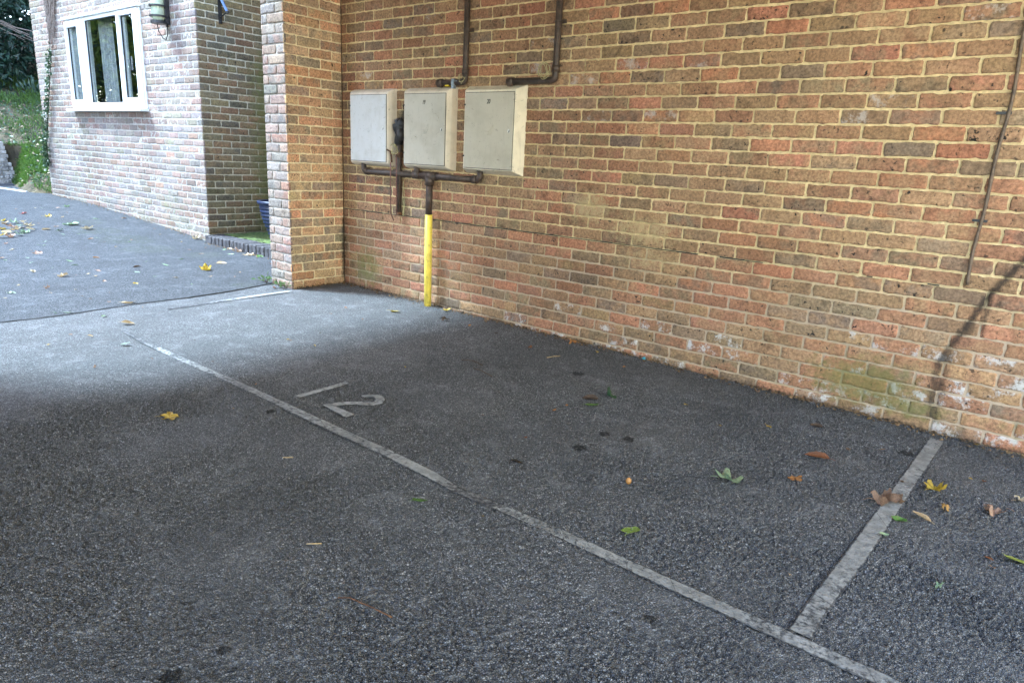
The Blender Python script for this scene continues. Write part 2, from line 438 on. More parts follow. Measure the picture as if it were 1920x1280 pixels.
class BrickWork:
    """stretcher-bond brick faces: every brick a chamfered, slightly uneven block standing proud of the mortar bed"""
    def __init__(s):
        s.v = []; s.f = []; s.mi = []; s.tint = []; s.tint2 = []; s.aux = []; s.stain = []; s.n = 0
    def _push(s, V, F, mi, t1, t2, ax, stain):
        k = len(V)
        s.v.append(V); s.f.append(F + s.n); s.mi.append(np.full(len(F), mi)); s.n += k
        s.tint.append(np.tile(t1, (k, 1))); s.tint2.append(np.tile(t2, (k, 1))); s.aux.append(np.tile(ax, (k, 1)))
        s.stain.append(stain(V) if stain else np.zeros((k, 3)))
    def face(s, O, U, N, u0, u1, z0, z1, phase=0., pal=P_MAIN, openings=(), q0=False, q1=False, fine=True, stain=None, white=None, gap=.0058, md=.0050):
        O, U, N = (np.array(a, float) for a in (O, U, N))
        Z = np.array([0, 0, 1.]); flip = np.dot(np.cross(U, Z), N) < 0
        cols = [np.array(c) for c, _ in pal]; w = np.array([q for _, q in pal]); w = w / w.sum()
        def place(uu, zz, dd):
            return O + uu[:, None] * U + zz[:, None] * Z + dd[:, None] * N
        for n in range(int(math.floor((z0 - .70) / .075)), int(math.ceil((z1 - .70) / .075))):
            za, zb = .70 + n * .075 + gap, .70 + n * .075 + .075 - gap
            if zb < z0 or za > z1 - .03: continue
            k0 = int(math.floor((u0 - phase) / .225)) - 1
            per = [phase + (n % 2) * .1125 + k * .225 for k in range(k0, k0 + int((u1 - u0) / .225) + 4)]
            cuts = [u0 - gap if q0 else u0 - .002] + [q for q in per if u0 + .03 < q < u1 - .03] + [u1 + gap if q1 else u1 + .002]
            for a, b in zip(cuts[:-1], cuts[1:]):
                segs = [(a + gap, b - gap)]
                for (oa, ob, oz0, oz1) in openings:
                    if zb > oz0 + .005 and za < oz1 - .005:
                        new = []
                        for (p, q) in segs:
                            if q <= oa or p >= ob: new.append((p, q)); continue
                            if p < oa - .025: new.append((p, oa))
                            if q > ob + .025: new.append((ob, q))
                        segs = new
                for (p, q) in segs:
                    ln = q - p
                    e = .005
                    inner = np.linspace(p + e, q - e, max(2, int(round(ln / (.021 if fine else .1)))))
                    us = np.concatenate([[p], inner, [q]])
                    zs = np.array([za, za + e, (za * 2 + zb) / 3, (za + zb * 2) / 3, zb - e, zb]) if fine else np.array([za, za + e, zb - e, zb])
                    nu, nz = len(us), len(zs)
                    uu, zz = np.meshgrid(us, zs, indexing='ij')
                    dd = np.full(uu.shape, nr.uniform(-.0015, .002)) + nr.normal(0, .0005, uu.shape)
                    eu = np.zeros(uu.shape, bool); ez = eu.copy()
                    eu[0] = eu[-1] = True; ez[:, 0] = ez[:, -1] = True
                    if q0 and abs(p - u0) < .002: eu[0] = False
                    if q1 and abs(q - u1) < .002: eu[-1] = False
                    drop = nr.uniform(.0004, .0020, uu.shape) + .004 * (nr.random(uu.shape) < .05)
                    dd = dd - drop * (eu | ez) - .0012 * (eu & ez)
                    jit = nr.normal(0, .0017, uu.shape)
                    zz = zz + jit * ez
                    uu = uu + nr.normal(0, .0018, uu.shape) * eu
                    if not (q0 and abs(p - u0) < .002) and not (q1 and abs(q - u1) < .002): zz = zz + (uu - (p + q) / 2) * nr.normal(0, .006)
                    cu = np.where(eu & ez, nr.uniform(.0005, .004), 0) 
                    uu = uu + cu * np.sign((p + q) / 2 - uu); zz = zz + cu * np.sign((za + zb) / 2 - zz)
                    if q0 and abs(p - u0) < .002: uu[0] = u0; dd[0] = 0
                    if q1 and abs(q - u1) < .002: uu[-1] = u1; dd[-1] = 0
                    V = place(uu.ravel(), zz.ravel(), dd.ravel())
                    idx = np.arange(nu * nz).reshape(nu, nz)
                    F = np.stack([idx[:-1, :-1], idx[1:, :-1], idx[1:, 1:], idx[:-1, 1:]], -1).reshape(-1, 4)
                    ring = np.concatenate([idx[:, 0], idx[-1, 1:], idx[-2::-1, -1], idx[0, -2:0:-1]])
                    B = V[ring] - (dd.ravel()[ring] + .016)[:, None] * N
                    m = len(ring); b0 = nu * nz
                    i = np.arange(m); j = (i + 1) % m
                    F2 = np.stack([ring[i], b0 + i, b0 + j, ring[j]], -1)
                    F = np.concatenate([F, F2])
                    if flip: F = F[:, ::-1]
                    ci = nr.choice(len(cols), p=w)
                    t1 = cols[ci] * nr.uniform(.82, 1.18) * nr.uniform(.95, 1.05, 3)
                    t2 = cols[nr.choice(len(cols), p=w)] * nr.uniform(.8, 1.1)
                    t2 = t1 * .35 + t2 * .65
                    wh = white((O + (p + q) / 2 * U)[0], za) if white else 0
                    ax = np.array([nr.random(), wh, nr.choice([.3, .75, 1.0])])
                    s._push(np.concatenate([V, B]), F, 0, t1, t2, ax, stain)
                    if fine:
                        sm = np.where(eu | ez, nr.choice([.12, .25, .42]), 0).ravel()
                        s.stain[-1] = s.stain[-1].copy(); s.stain[-1][:len(sm), 2] = np.maximum(s.stain[-1][:len(sm), 2], sm)
        st = .025 if fine else .075
        us = np.linspace(u0, u1, max(2, int((u1 - u0) / st)) + 1); zs = np.linspace(z0, z1, int((z1 - z0) / st) + 1)
        if openings:
            us = np.unique(np.concatenate([us] + [[o[0], o[1]] for o in openings])); zs = np.unique(np.concatenate([zs] + [[o[2], o[3]] for o in openings]))
        uu, zz = np.meshgrid(us, zs, indexing='ij')
        dd = -md + nr.normal(0, .0007, uu.shape)
        if q0: dd[0] = -.0055; uu = uu.copy(); uu[0] = u0 + .0055
        if q1: dd[-1] = -.0055; uu = uu.copy(); uu[-1] = u1 - .0055
        V = place(uu.ravel(), zz.ravel(), dd.ravel())
        idx = np.arange(uu.size).reshape(uu.shape)
        F = np.stack([idx[:-1, :-1], idx[1:, :-1], idx[1:, 1:], idx[:-1, 1:]], -1).reshape(-1, 4)
        if openings:
            cu = ((us[:-1] + us[1:]) / 2)[:, None] + 0 * zs[None, :-1]; cz = ((zs[:-1] + zs[1:]) / 2)[None] + 0 * us[:-1, None]
            keep = np.ones(cu.shape, bool)
            for (oa, ob, oz0, oz1) in openings: keep &= ~((cu > oa) & (cu < ob) & (cz > oz0) & (cz < oz1))
            F = F[keep.ravel()]
        if flip: F = F[:, ::-1]
        z3 = np.zeros(3)
        s._push(V, F, 1, z3, z3, z3, stain)
    def build(s, name, mats, parent):
        V = np.concatenate(s.v); F = np.concatenate(s.f); mi = np.concatenate(s.mi)
        me = bpy.data.meshes.new(name)
        me.vertices.add(len(V)); me.vertices.foreach_set('co', V.ravel().astype(np.float32))
        me.loops.add(F.size); me.loops.foreach_set('vertex_index', F.ravel().astype(np.int32))
        me.polygons.add(len(F)); me.polygons.foreach_set('loop_start', (np.arange(len(F)) * 4).astype(np.int32))
        me.polygons.foreach_set('material_index', mi.astype(np.int32))
        me.update(calc_edges=True); me.validate()
        for nm, A in (('tint', s.tint), ('tint_two', s.tint2), ('aux', s.aux), ('stain', s.stain)):
            at = me.attributes.new(nm, 'FLOAT_COLOR', 'POINT')
            A = np.concatenate(A); A = np.concatenate([A, np.ones((len(A), 1))], 1)
            at.data.foreach_set('color', A.ravel().astype(np.float32))
        return link(name, me, mats, parent)

def blob(V, c, r):
    d = np.linalg.norm((V - np.array(c)) / np.array(r), axis=1)
    return np.clip(1.25 - d, 0, 1)
def near_line(V, pts, w):
    best = np.full(len(V), 9.)
    for a, b in zip(pts[:-1], pts[1:]):
        a = np.array(a, float); b = np.array(b, float); ab = b - a
        t = np.clip(((V - a) @ ab) / (ab @ ab), 0, 1)
        best = np.minimum(best, np.linalg.norm(V - (a + t[:, None] * ab), axis=1))
    return np.clip(1.3 - best / w, 0, 1)

def stain_main(V):
    g = np.maximum.reduce([blob(V, (.32, 0, .22), (.34, .3, .34)) * .95, blob(V, (4.33, 0, .14), (.42, .3, .20)) * 1.15, blob(V, (4.55, 0, .06), (.35, .3, .10)), blob(V, (3.4, 0, .05), (1.2, .3, .10)) * .5, blob(V, (5.2, 0, .05), (.5, .3, .2)) * .7,
                           blob(V, (1.25, 0, .22), (.35, .3, .25)) * .55, blob(V, (2.2, 0, .15), (.5, .3, .2)) * .35, blob(V, (4.2, 0, .32), (.3, .3, .1)) * .45])
    d = near_line(V, [(4.93, 0, .93), (4.893, 0, .86), (4.79, 0, .668), (4.702, 0, .439), (4.655, 0, .317)], .022)
    for x, za, zb in ((4.665, .36, .03), (4.69, .42, .02), (4.70, .33, .05), (4.645, .3, .1), (4.80, .68, .5), (4.84, .75, .62), (4.76, .6, .42)):
        d = np.maximum(d, near_line(V, [(x, 0, za), (x + .004, 0, zb)], .009) * .8)
    d = np.maximum(d, near_line(V, [(4.90, 0, .88), (4.78, 0, .62), (4.70, 0, .40), (4.68, 0, .03)], .075) * .40)
    d = np.maximum(d, blob(V, (.78, 0, 1.36), (.1, .3, .3)) * 1.0)
    d = np.maximum(d, blob(V, (.74, 0, .95), (.06, .3, .3)) * .5)
    d = np.maximum(d, np.clip(1.2 - np.abs(V[:, 2] - (.035 - .016 * V[:, 0])) / .045, 0, 1) * .62)
    d = np.maximum(d, near_line(V, [(.02, 0, .62), (.03, 0, .12)], .05) * .6)
    s = np.maximum.reduce([blob(V, (2.55, 0, .92), (.25, .3, .18)) * .78, blob(V, (2.95, 0, .80), (.5, .3, .16)) * .72, blob(V, (3.0, 0, .62), (.4, .3, .14)) * .6,
                           blob(V, (2.30, 0, .78), (.2, .3, .1)) * .35])
    return np.stack([g, d, s], 1)
def white_main(x, z):
    if z < .22 and x > 1.9 and nr.random() < .28: return 1.
    if z < .40 and x > 3.9 and nr.random() < .36: return .85
    if z > 1.4 and nr.random() < .07: return .5
    return 0
def stain_pier(V):
    g = np.clip(1 - (V[:, 2] - .04) / .16, 0, 1) * .6
    g = np.maximum(g, np.where(V[:, 1] < -.54, np.clip(1 - (V[:, 2] - .1) / .5, 0, 1) * .5, 0))
    d = near_line(V, [(0, 0, .6), (0, -.01, .1)], .03) * .9
    return np.stack([g, d, 0 * g], 1)
def stain_house(V):
    g = np.clip(.55 - (V[:, 2] - .2) / 1.1, 0, .55)
    g = np.maximum(g, blob(V, (-3.5, .19, .45), (.7, .4, .35)) * .62)
    g = np.maximum(g, np.where(V[:, 0] < -6.75, .42, 0))
    d = np.where((V[:, 0] < -3.9) & (V[:, 0] > -6.15), np.clip(1 - np.abs(V[:, 2] - 1.49) / .05, 0, 1) * .4, 0)
    return np.stack([g, d, 0 * g], 1)
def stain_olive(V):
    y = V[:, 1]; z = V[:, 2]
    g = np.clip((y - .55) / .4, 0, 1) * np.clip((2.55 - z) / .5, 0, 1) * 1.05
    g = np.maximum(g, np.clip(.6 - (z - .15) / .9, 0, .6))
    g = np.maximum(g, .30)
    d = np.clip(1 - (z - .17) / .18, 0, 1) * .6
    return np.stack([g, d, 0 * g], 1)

# ------------------------------------------------------------------ main building over the parking bays
bb = empty('brick_building', (0, 0, 0), 'orange brick building with a long wall and square pier beside the parking bay', 'building')
w_ = BrickWork()
w_.face((0, 0, 0), (1, 0, 0), (0, -1, 0), 0, 5.9, -.2, 2.72, .179, P_MAIN, stain=stain_main, white=white_main)
w_.build('wall', [BRICK, MORTAR_BUFF], bb)
w_ = BrickWork()
w_.face((0, -.55, 0), (0, 1, 0), (1, 0, 0), 0, .55, -.1, 2.72, 0.0, P_PIER_LIT, q0=True, stain=stain_pier)
w_.build('pier', [BRICK, MORTAR_LIT], bb)
w_ = BrickWork()
w_.face((0, -.55, 0), (-1, 0, 0), (0, -1, 0), 0, .30, -.1, 2.72, .1125, P_FRONT, q0=True, q1=True, stain=stain_pier)
w_.face((-.30, -.55, 0), (0, 1, 0), (-1, 0, 0), 0, 2.2, -.1, 2.72, .0, P_HOUSE, q0=True, fine=False)
w_.build('pier', [BRICK, MORTAR_PALE], bb)
w_ = BrickWork()
w_.face((2.6, -6.2, 0), (-1, 0, 0), (0, 1, 0), 0, 2.6, -.2, 2.72, .1, P_MAIN, fine=False)
w_.face((0, -6.2, 0), (0, 1, 0), (1, 0, 0), 0, 2.5, -.2, 2.72, .1, P_MAIN, fine=False)
w_.build('wall', [BRICK, MORTAR_BUFF], bb)
for bx in ((-.29, 6.0, .03, 6.0, -.2, 2.72), (-.3, 2.6, -6.5, -6.22, -.2, 2.72), (5.6, 6.0, -6.5, -6.1, -.2, 2.72), (-.3, -.02, -6.2, -3.7, -.2, 2.72)):
    m = MB(); m.box(*bx); m.build('wall_core', ROOF, bb)
m = MB(); m.box(-.3, 6.0, -6.5, 6.0, 2.722, 3.0); m.build('ceiling', PLASTER, bb)
m = MB()
x = .01
while x < 5.40:
    ln = rnd.uniform(.05, .16); keep = 1.0 if x < 2.9 else (.82 if x < 3.7 else .34)
    if rnd.random() < keep:
        h = rnd.uniform(.0016, .0034); zc = .7005 + rnd.uniform(-.001, .001)
        if x > 3.7: ln *= .35
        m.box(x, min(x + ln + .002, 5.41), -.0035 - rnd.uniform(0, .0015), .003, zc - h, zc + h)
    x += ln
tag(m.build('damp_course', RUBBER, bb), kind='stuff')

# ------------------------------------------------------------------ house beyond, with its window
hs = empty('brick_house', (-2.69, .19, .08), 'pale pinkish grey brick house with white three-light window, left of the pier', 'house')
win = (1.255, 3.44, 1.555, 2.70)
w_ = BrickWork()
w_.face((-2.69, .19, 0), (-1, 0, 0), (0, -1, 0), 0, 4.66, -.1, 3.3, .0, P_HOUSE, [win], q0=True, q1=True, stain=stain_house, gap=.0068, md=.0018)
w_.build('wall', [BRICK, MORTAR_PALE], hs)
w_ = BrickWork()
w_.face((-2.69, .19, 0), (0, 1, 0), (1, 0, 0), 0, 1.6, -.1, 3.3, .1125, P_OLIVE, q0=True, stain=stain_olive, gap=.0066)
tag(w_.build('wall', [BRICK, MORTAR_GREY], hs), 'olive brown shaded brick side wall with green algae')
w_ = BrickWork()
w_.face((-2.69, 1.6, 0), (1, 0, 0), (0, -1, 0), 0, 2.39, -.1, 3.3, .05, P_OLIVE, fine=False)
w_.build('wall', [BRICK, MORTAR_BUFF], hs)
m = MB()
m.box(-7.34, -7.1, .21, 4.5, -.1, 5.2); m.box(-7.1, -.3, 4.2, 4.5, -.1, 5.2); m.box(-2.92, -2.71, .46, 4.2, -.1, 5.2)
m.box(-7.34, -2.70, .215, .45, 3.31, 5.2)
m.box(-2.7, -.31, 1.63, 1.9, -.1, 3.3)
m.build('wall_core', ROOF, hs)
m = MB(); m.box(-7.7, -2.4, -.15, 4.9, 5.21, 5.4); m.box(-2.70, -.305, .35, 1.9, 3.305, 3.4); m.build('roof', ROOF, hs)
m = MB(); m.box(-7.09, -2.93, 3.2, 2.72, .1, 3.3); m.box(-7.09, -2.93, .47, 3.2, 3.0, 3.05); m.box(-7.09, -2.93, .47, 3.2, .3, .35); m.build('room_lining', INTERIOR, hs)
wf = MB()
F0, F1 = .168, .255
def bars(mb, x0, x1, z0, z1, gx0, gx1, gz0, gz1, y0, y1):
    mb.box(x0, gx0, y0, y1, z0, z1); mb.box(gx1, x1, y0, y1, z0, z1)
    mb.box(gx0, gx1, y0, y1, z0, gz0); mb.box(gx0, gx1, y0, y1, gz1, z1)
bars(wf, -6.13, -3.945, 1.56, 2.695, -6.09, -3.985, 1.60, 2.672, F0 + .01, F1)
wf.box(-5.60, -5.50, F0 + .01, F1, 1.60, 2.672); wf.box(-4.53, -4.455, F0 + .01, F1, 1.60, 2.672)
wf.box(-6.15, -3.93, .135, .25, 2.697, 2.725)
frame = wf.build('window', PVC, hs, bevel=.004)
cs = MB(); bars(cs, -6.095, -5.548, 1.585, 2.672, -6.052, -5.70, 1.676, 2.600, F0 - .018, F0 + .045); cs.build('casement', PVC, frame, bevel=.006)
cs = MB(); bars(cs, -4.487, -3.955, 1.585, 2.684, -4.448, -4.082, 1.688, 2.630, F0 - .018, F0 + .045); cs.build('casement', PVC, frame, bevel=.006)
cs = MB(); bars(cs, -5.547, -4.488, 1.592, 2.676, -5.478, -4.552, 1.636, 2.650, F0 - .002, F0 + .045); cs.build('sash_frame', PVC, frame, bevel=.006)
for (a, b, c_, d_) in ((-6.052, -5.70, 1.676, 2.60), (-5.478, -4.552, 1.636, 2.65), (-4.448, -4.082, 1.688, 2.63)):
    g = MB(); bars(g, a, b, c_, d_, a + .007, b - .007, c_ + .007, d_ - .007, F0 + .012, F0 + .03); g.build('gasket', RUBBER, frame)
    g = MB(); g.box(a + .002, b - .002, F0 + .02, F0 + .024, c_ + .002, d_ - .002); g.build('pane', GLASS, frame)
g = MB(); g.box(-6.15, -3.925, .085, .25, 1.526, 1.557); g.build('sill', PVC, frame, bevel=.006)
g = MB(); g.box(-4.40, -4.37, F0 - .035, F0 - .02, 2.02, 2.18); g.build('handle', PVC, frame)

def curtain(x0, x1, y, z0, z1, seed, label):
    r2 = random.Random(seed); nx = 60; mb = MB(); v = []; f = []
    for i in range(nx + 1):
        for k in range(9):
            t = i / nx; zz = z0 + (z1 - z0) * k / 8
            pull = (1 - k / 8) * .22
            xx = x0 + (x1 - x0) * t + pull * (x1 - x0) * .6
            v.append((xx, y + .028 * math.sin(t * 31 + seed) + .012 * math.sin(t * 67), zz))
    for i in range(nx):
        for k in range(8):
            a = i * 9 + k; f.append((a, a + 9, a + 10, a + 1))
    mb.add(v, f)
    o = mb.build('curtain', CURTAIN, None, smooth=True)
    sm = o.modifiers.new('thick', 'SOLIDIFY'); sm.thickness = .004
    return tag(o, label, 'curtain')
curtain(-5.52, -5.12, .36, .9, 2.72, 1, 'pale grey curtain drawn to the middle light of the house window')
curtain(-6.16, -5.74, .25, .9, 2.72, 4, 'pale blue grey curtain behind the narrow left light of the house window')

# wall lantern
la = empty('wall_lantern', (-3.30, .19, 2.45), 'black half-lantern with horizontal bars over pale glass, on the house wall right of the window', 'wall lamp')
m = MB(); m.box(-3.365, -3.235, .135, .186, 2.45, 3.05); m.build('back_plate', BLACKMETAL, la, bevel=.006)
m = MB(); m.lathe([(.0, .0), (.05, .0), (.068, .03), (.070, .25), (.070, .53), (.0, .55)], (-3.30, .09, 2.475), 20); m.build('glass', GLOBE, la, smooth=True)
for z in (2.515, 2.62, 2.725, 2.83, 2.935):
    m = MB(); m.lathe([(.074, 0), (.092, 0), (.092, .018), (.074, .018), (.074, 0)], (-3.30, .09, z), 24); m.build('bar', BLACKMETAL, la)
m = MB(); m.lathe([(0, 0), (.085, 0), (.085, .03), (0, .03)], (-3.30, .09, 2.448), 24); m.build('base_plate', BLACKMETAL, la)
m = MB(); m.tube([(-3.36, .10, 2.45), (-3.38, .12, 2.38), (-3.355, .15, 2.315), (-3.32, .165, 2.295), (-3.275, .165, 2.34), (-3.262, .165, 2.45)], .0055, 8); m.build('cable', BLACKMETAL, la, smooth=True)

# bracket on the side wall
br = empty('wall_bracket', (-2.69, .47, 2.47), 'black iron wall bracket with a diagonal strut coloured with blue sky light, on the olive side wall', 'bracket')
m = MB(); m.box(-2.686, -2.672, .452, .488, 2.47, 3.2); m.lathe([(0, 0), (.014, 0), (.014, .01), (0, .01)], (-2.672, .47, 2.485), 10); m.build('wall_strap', BLACKMETAL, br)
m = MB(); m.tube([(-2.672, .47, 2.535), (-2.535, .47, 2.578)], .007, 8); m.build('tie', BLACKMETAL, br)
m = MB(); m.tube([(-2.535, .47, 2.578), (-2.675, .47, 2.74), (-2.9 + .225, .47, 2.745)], .0, 6); m = MB(); m.tube([(-2.530, .47, 2.572), (-2.60, .47, 2.66), (-2.668, .47, 2.745)], .014, 8); m.build('strut', SKYLIT_METAL, br)
m = MB(); m.lathe([(0, -.016), (.018, -.012), (.018, .012), (0, .016)], (-2.528, .47, 2.574), 10); m.build('end_knob', BLACKMETAL, br)

# brick step in the recess
stp = empty('brick_step', (-1.9, .14, .08), 'low step edged with dark upright bricks, between olive house wall and pier', 'step')
m = MB(); x = -2.685
while x < -.34:
    dy = rnd.uniform(-.006, .006); dz = rnd.uniform(-.005, .004)
    m.box(x, x + .064, .13 + dy, .345 + dy, gz(x) - .1, .168 + dz); x += .075
m.build('edging', STEP, stp, bevel=.007)
m = MB(); m.box(-2.69, -.31, .138, .34, -.1, .157); m.build('mortar_bed', MORTAR_PALE if False else SOIL, stp)
v = []; f = []; nx, ny = 50, 26
for i in range(nx + 1):
    for k in range(ny + 1):
        v.append((-2.68 + 2.37 * i / nx, .34 + 1.25 * k / ny, .165 + rnd.uniform(-.006, .008) + .012 * math.sin(i * .7) * math.sin(k * .9)))
for i in range(nx):
    for k in range(ny):
        a = i * (ny + 1) + k; f.append((a, a + ny + 1, a + ny + 2, a + 1))
m = MB(); m.add(v, f); m.build('moss_bed', MOSS, stp)

# blue ribbed pot
pt = empty('plant_pot', (-1.96, .66, .175), 'glossy dark blue ribbed plant pot, half hidden behind the pier', 'plant pot')
prof = [(.0, 0), (.125, 0)]
H = .43
for i in range(49):
    t = i / 48
    r0 = .125 + .105 * math.sin(t * 1.45) ** 1.1
    prof.append((r0 + .006 * (math.sin(t * 48 * math.pi * .38) if t < .9 else 0), .01 + (H - .05) * t))
prof += [(.248, H - .035), (.252, H - .005), (.245, H), (.222, H), (.215, H - .03), (.20, H - .06)]
m = MB(); m.lathe(prof, (-1.96, .66, .172), 40); m.build('bowl', POT, pt, smooth=True)
m = MB(); m.lathe([(0, 0), (.205, 0)], (-1.96, .66, .172 + H - .055), 40); m.build('soil', SOIL, pt)

nb = empty('bounce_house', (11.5, -4, -.1), 'unseen cream house added to bounce warm light into the parking bay', 'house')  # out-of-frame house, added to throw warm light onto the wall
m = MB(); m.box(11.5, 19, -12, 5, -.12, 6.5); m.build('wall', BOUNCE_RENDER, nb)
m = MB(); m.box(11.1, 19.4, -12.4, 5.4, 6.504, 6.8); m.build('roof', ROOF, nb)
# ------------------------------------------------------------------ ground
def jx(y): return float(np.interp(y, [-30, -2.6, -2.31, -1.78, -1.385, -.96, -.593, .3], [-.125, -.121, -.108, -.150, -.155, -.202, -.276, -.30]))
def sheet(name, xs, ys, off, mat, xfun=None, skirt=False):
    v = []; f = []
    for i, x in enumerate(xs):
        for y in ys:
            xx = xfun(i, x, y) if xfun else x
            zz = gz(xx) + off + (.002 * math.sin(xx * 3.1 + y * 1.7) + .0016 * math.sin(xx * 7.3 - y * 5.2))
            v.append((xx, y, zz))
    n = len(ys)
    for i in range(len(xs) - 1):
        for k in range(n - 1):
            a = i * n + k; f.append((a, a + n, a + n + 1, a + 1))
    mb = MB(); mb.add(v, f)
    return tag(mb.build(name, mat, None), kind='structure')
def axis(a, b, fine_a, fine_b, fs=.1, cs=1.):
    out = [a]
    while out[-1] < b - 1e-6:
        out.append(min(b, out[-1] + (fs if fine_a <= out[-1] < fine_b else cs)))
    return out
ysb = axis(-6.3, .02, -4.5, .02, .09, .4)
PX0, PX1, PY0, PY1 = 1.25, 5.75, -3.95, .012          # near tarmac: its coarse stone relief is real geometry
def bay_sheet():
    xs = axis(-.3, 6.1, -.3, 6, .1, 1.); v = []; f = []
    for i, x in enumerate(xs):
        for y in ysb:
            xx = max(x, jx(y)) if i else jx(y)
            inside = min(xx - PX0, PX1 - xx, y - PY0)
            v.append((xx, y, gz(xx) + .002 * math.sin(xx * 3.1 + y * 1.7) + .0016 * math.sin(xx * 7.3 - y * 5.2) - (.012 if inside > .05 else 0)))
    n = len(ysb)
    for i in range(len(xs) - 1):
        for k in range(n - 1):
            a = i * n + k; f.append((a, a + n, a + n + 1, a + 1))
    v = np.array(v); f = np.array(f)
    st = .0045; gx = np.arange(PX0, PX1, st); gy = np.arange(PY0, PY1, st); nx, ny = len(gx), len(gy)
    fx = np.fft.fftfreq(nx, st)[:, None]; fy = np.fft.fftfreq(ny, st)[None]; fr = np.hypot(fx, fy)
    def band(c, w): 
        g = np.real(np.fft.ifft2(np.fft.fft2(nr.normal(0, 1, (nx, ny))) * np.exp(-((fr - c) / w) ** 2))); return g / g.std()
    h = band(62, 30) * .75 + band(26, 16) * .5
    h = np.tanh(h * .9)
    mod = 1 + .25 * band(0, 2.2)
    h = (np.minimum(h, .6) * .0058 - .0022) * np.clip(mod, .5, 1.5)
    X, Y = np.meshgrid(gx, gy, indexing='ij')
    ed = np.clip(np.minimum.reduce([X - PX0, PX1 - X, Y - PY0]) / .5, 0, 1)
    Z = np.interp(X, GX, GZ) + .002 * np.sin(X * 3.1 + Y * 1.7) + .0016 * np.sin(X * 7.3 - Y * 5.2) + h * (.08 + .92 * ed) + .0008
    V2 = np.stack([X, Y, Z], -1).reshape(-1, 3); I = np.arange(nx * ny).reshape(nx, ny) + len(v)
    F2 = np.stack([I[:-1, :-1], I[1:, :-1], I[1:, 1:], I[:-1, 1:]], -1).reshape(-1, 4)
    V = np.concatenate([v, V2]); F = np.concatenate([f, F2])
    me = bpy.data.meshes.new('parking_bay')
    me.vertices.add(len(V)); me.vertices.foreach_set('co', V.ravel().astype(np.float32))
    me.loops.add(F.size); me.loops.foreach_set('vertex_index', F.ravel().astype(np.int32))
    me.polygons.add(len(F)); me.polygons.foreach_set('loop_start', (np.arange(len(F)) * 4).astype(np.int32))
    me.update(calc_edges=True)
    return tag(link('parking_bay', me, BAY, None, smooth=True), kind='structure')
bay_sheet()
yard_x = axis(-18, -.1, -9, -.1, .12, .8)
sheet('yard', yard_x, axis(-18, .25, -3.5, .25, .1, .8), .006 , YARD, lambda i, x, y: min(x, jx(y)) if i < len(yard_x) - 1 else jx(y))
v = [(-300, -300, -.13), (300, -300, -.13), (300, 300, -.13), (-300, 300, -.13)]
m = MB(); m.add(v, [(0, 1, 2, 3)]); tag(m.build('ground', EARTH, None), kind='structure')
m = MB(); v = []; m.add([(6.1, -30, -.112), (40, -30, -.112), (40, 20, -.112), (6.1, 20, -.112)], [(0, 1, 2, 3)]); m.add([(-.3, -30, -.114), (6.1, -30, -.114), (6.1, -6.3, -.114), (-.3, -6.3, -.114)], [(0, 1, 2, 3)]); tag(m.build('bounce_forecourt', BOUNCE_SAND, None), kind='structure')  # added sandy ground that reflects warm light in under the ceiling
# dark open joint between the two tarmacs
m = MB(); ys = np.linspace(-6, -.56, 160)
for a, b in zip(ys[:-1], ys[1:]):
    wd = .0045 + .003 * rnd.random(); k = .004 * rnd.uniform(-1, 1)
    m.add([(jx(a) - wd + k, a, gz(jx(a)) + .0075), (jx(a) + wd + k, a, gz(jx(a)) + .0045), (jx(b) + wd + k, b, gz(jx(b)) + .0045), (jx(b) - wd + k, b, gz(jx(b)) + .0075)], [(0, 1, 2, 3)])
tag(m.build('tarmac_joint', RUBBER, None), kind='structure')

# ------------------------------------------------------------------ painted markings
def ribbon(name, centre, widths, wear_dapple, label, cat, parent=None, step=.012, raise_=.004):
    pts = [Vector((x, y, 0)) for x, y in centre]
    dense = []; ws = []; wr = []
    for i in range(len(pts) - 1):
        n = max(1, int((pts[i + 1] - pts[i]).length / step))
        for k in range(n):
            t = k / n; dense.append(pts[i].lerp(pts[i + 1], t)); ws.append(widths[i] * (1 - t) + widths[i + 1] * t); wr.append(wear_dapple[i] * (1 - t) + wear_dapple[i + 1] * t)
    dense.append(pts[-1]); ws.append(widths[-1]); wr.append(wear_dapple[-1])
    v = []; f = []; W = []
    L, Rr = [0, 0], [0, 0]
    for i, p in enumerate(dense):
        t = (dense[min(i + 1, len(dense) - 1)] - dense[max(i - 1, 0)]).normalized(); nn = Vector((-t.y, t.x, 0))
        a, b = rnd.uniform(-.0012, .0012), rnd.uniform(-.0012, .0012)
        for s_ in (-1, -.78, 0, .78, 1):
            q = p + nn * (s_ * (ws[i] / 2 + (a if s_ < 0 else b)))
            v.append((q.x, q.y, gz(q.x) + raise_ + (-.0015 if abs(s_) == 1 else 0)))
            W.append(wr[i] + (.30 if abs(s_) == 1 else 0))
    for i in range(len(dense) - 1):
        for k in range(4):
            a = i * 5 + k; f.append((a, a + 5, a + 6, a + 1))
    me = bpy.data.meshes.new(name); me.from_pydata(v, [], f); me.update()
    at = me.attributes.new('wear_dapple', 'FLOAT_COLOR', 'POINT')
    at.data.foreach_set('color', np.array([(x, x, x, 1) for x in W], np.float32).ravel())
    o = link(name, me, PAINT, parent)
    if label: tag(o, label, cat)
    return o
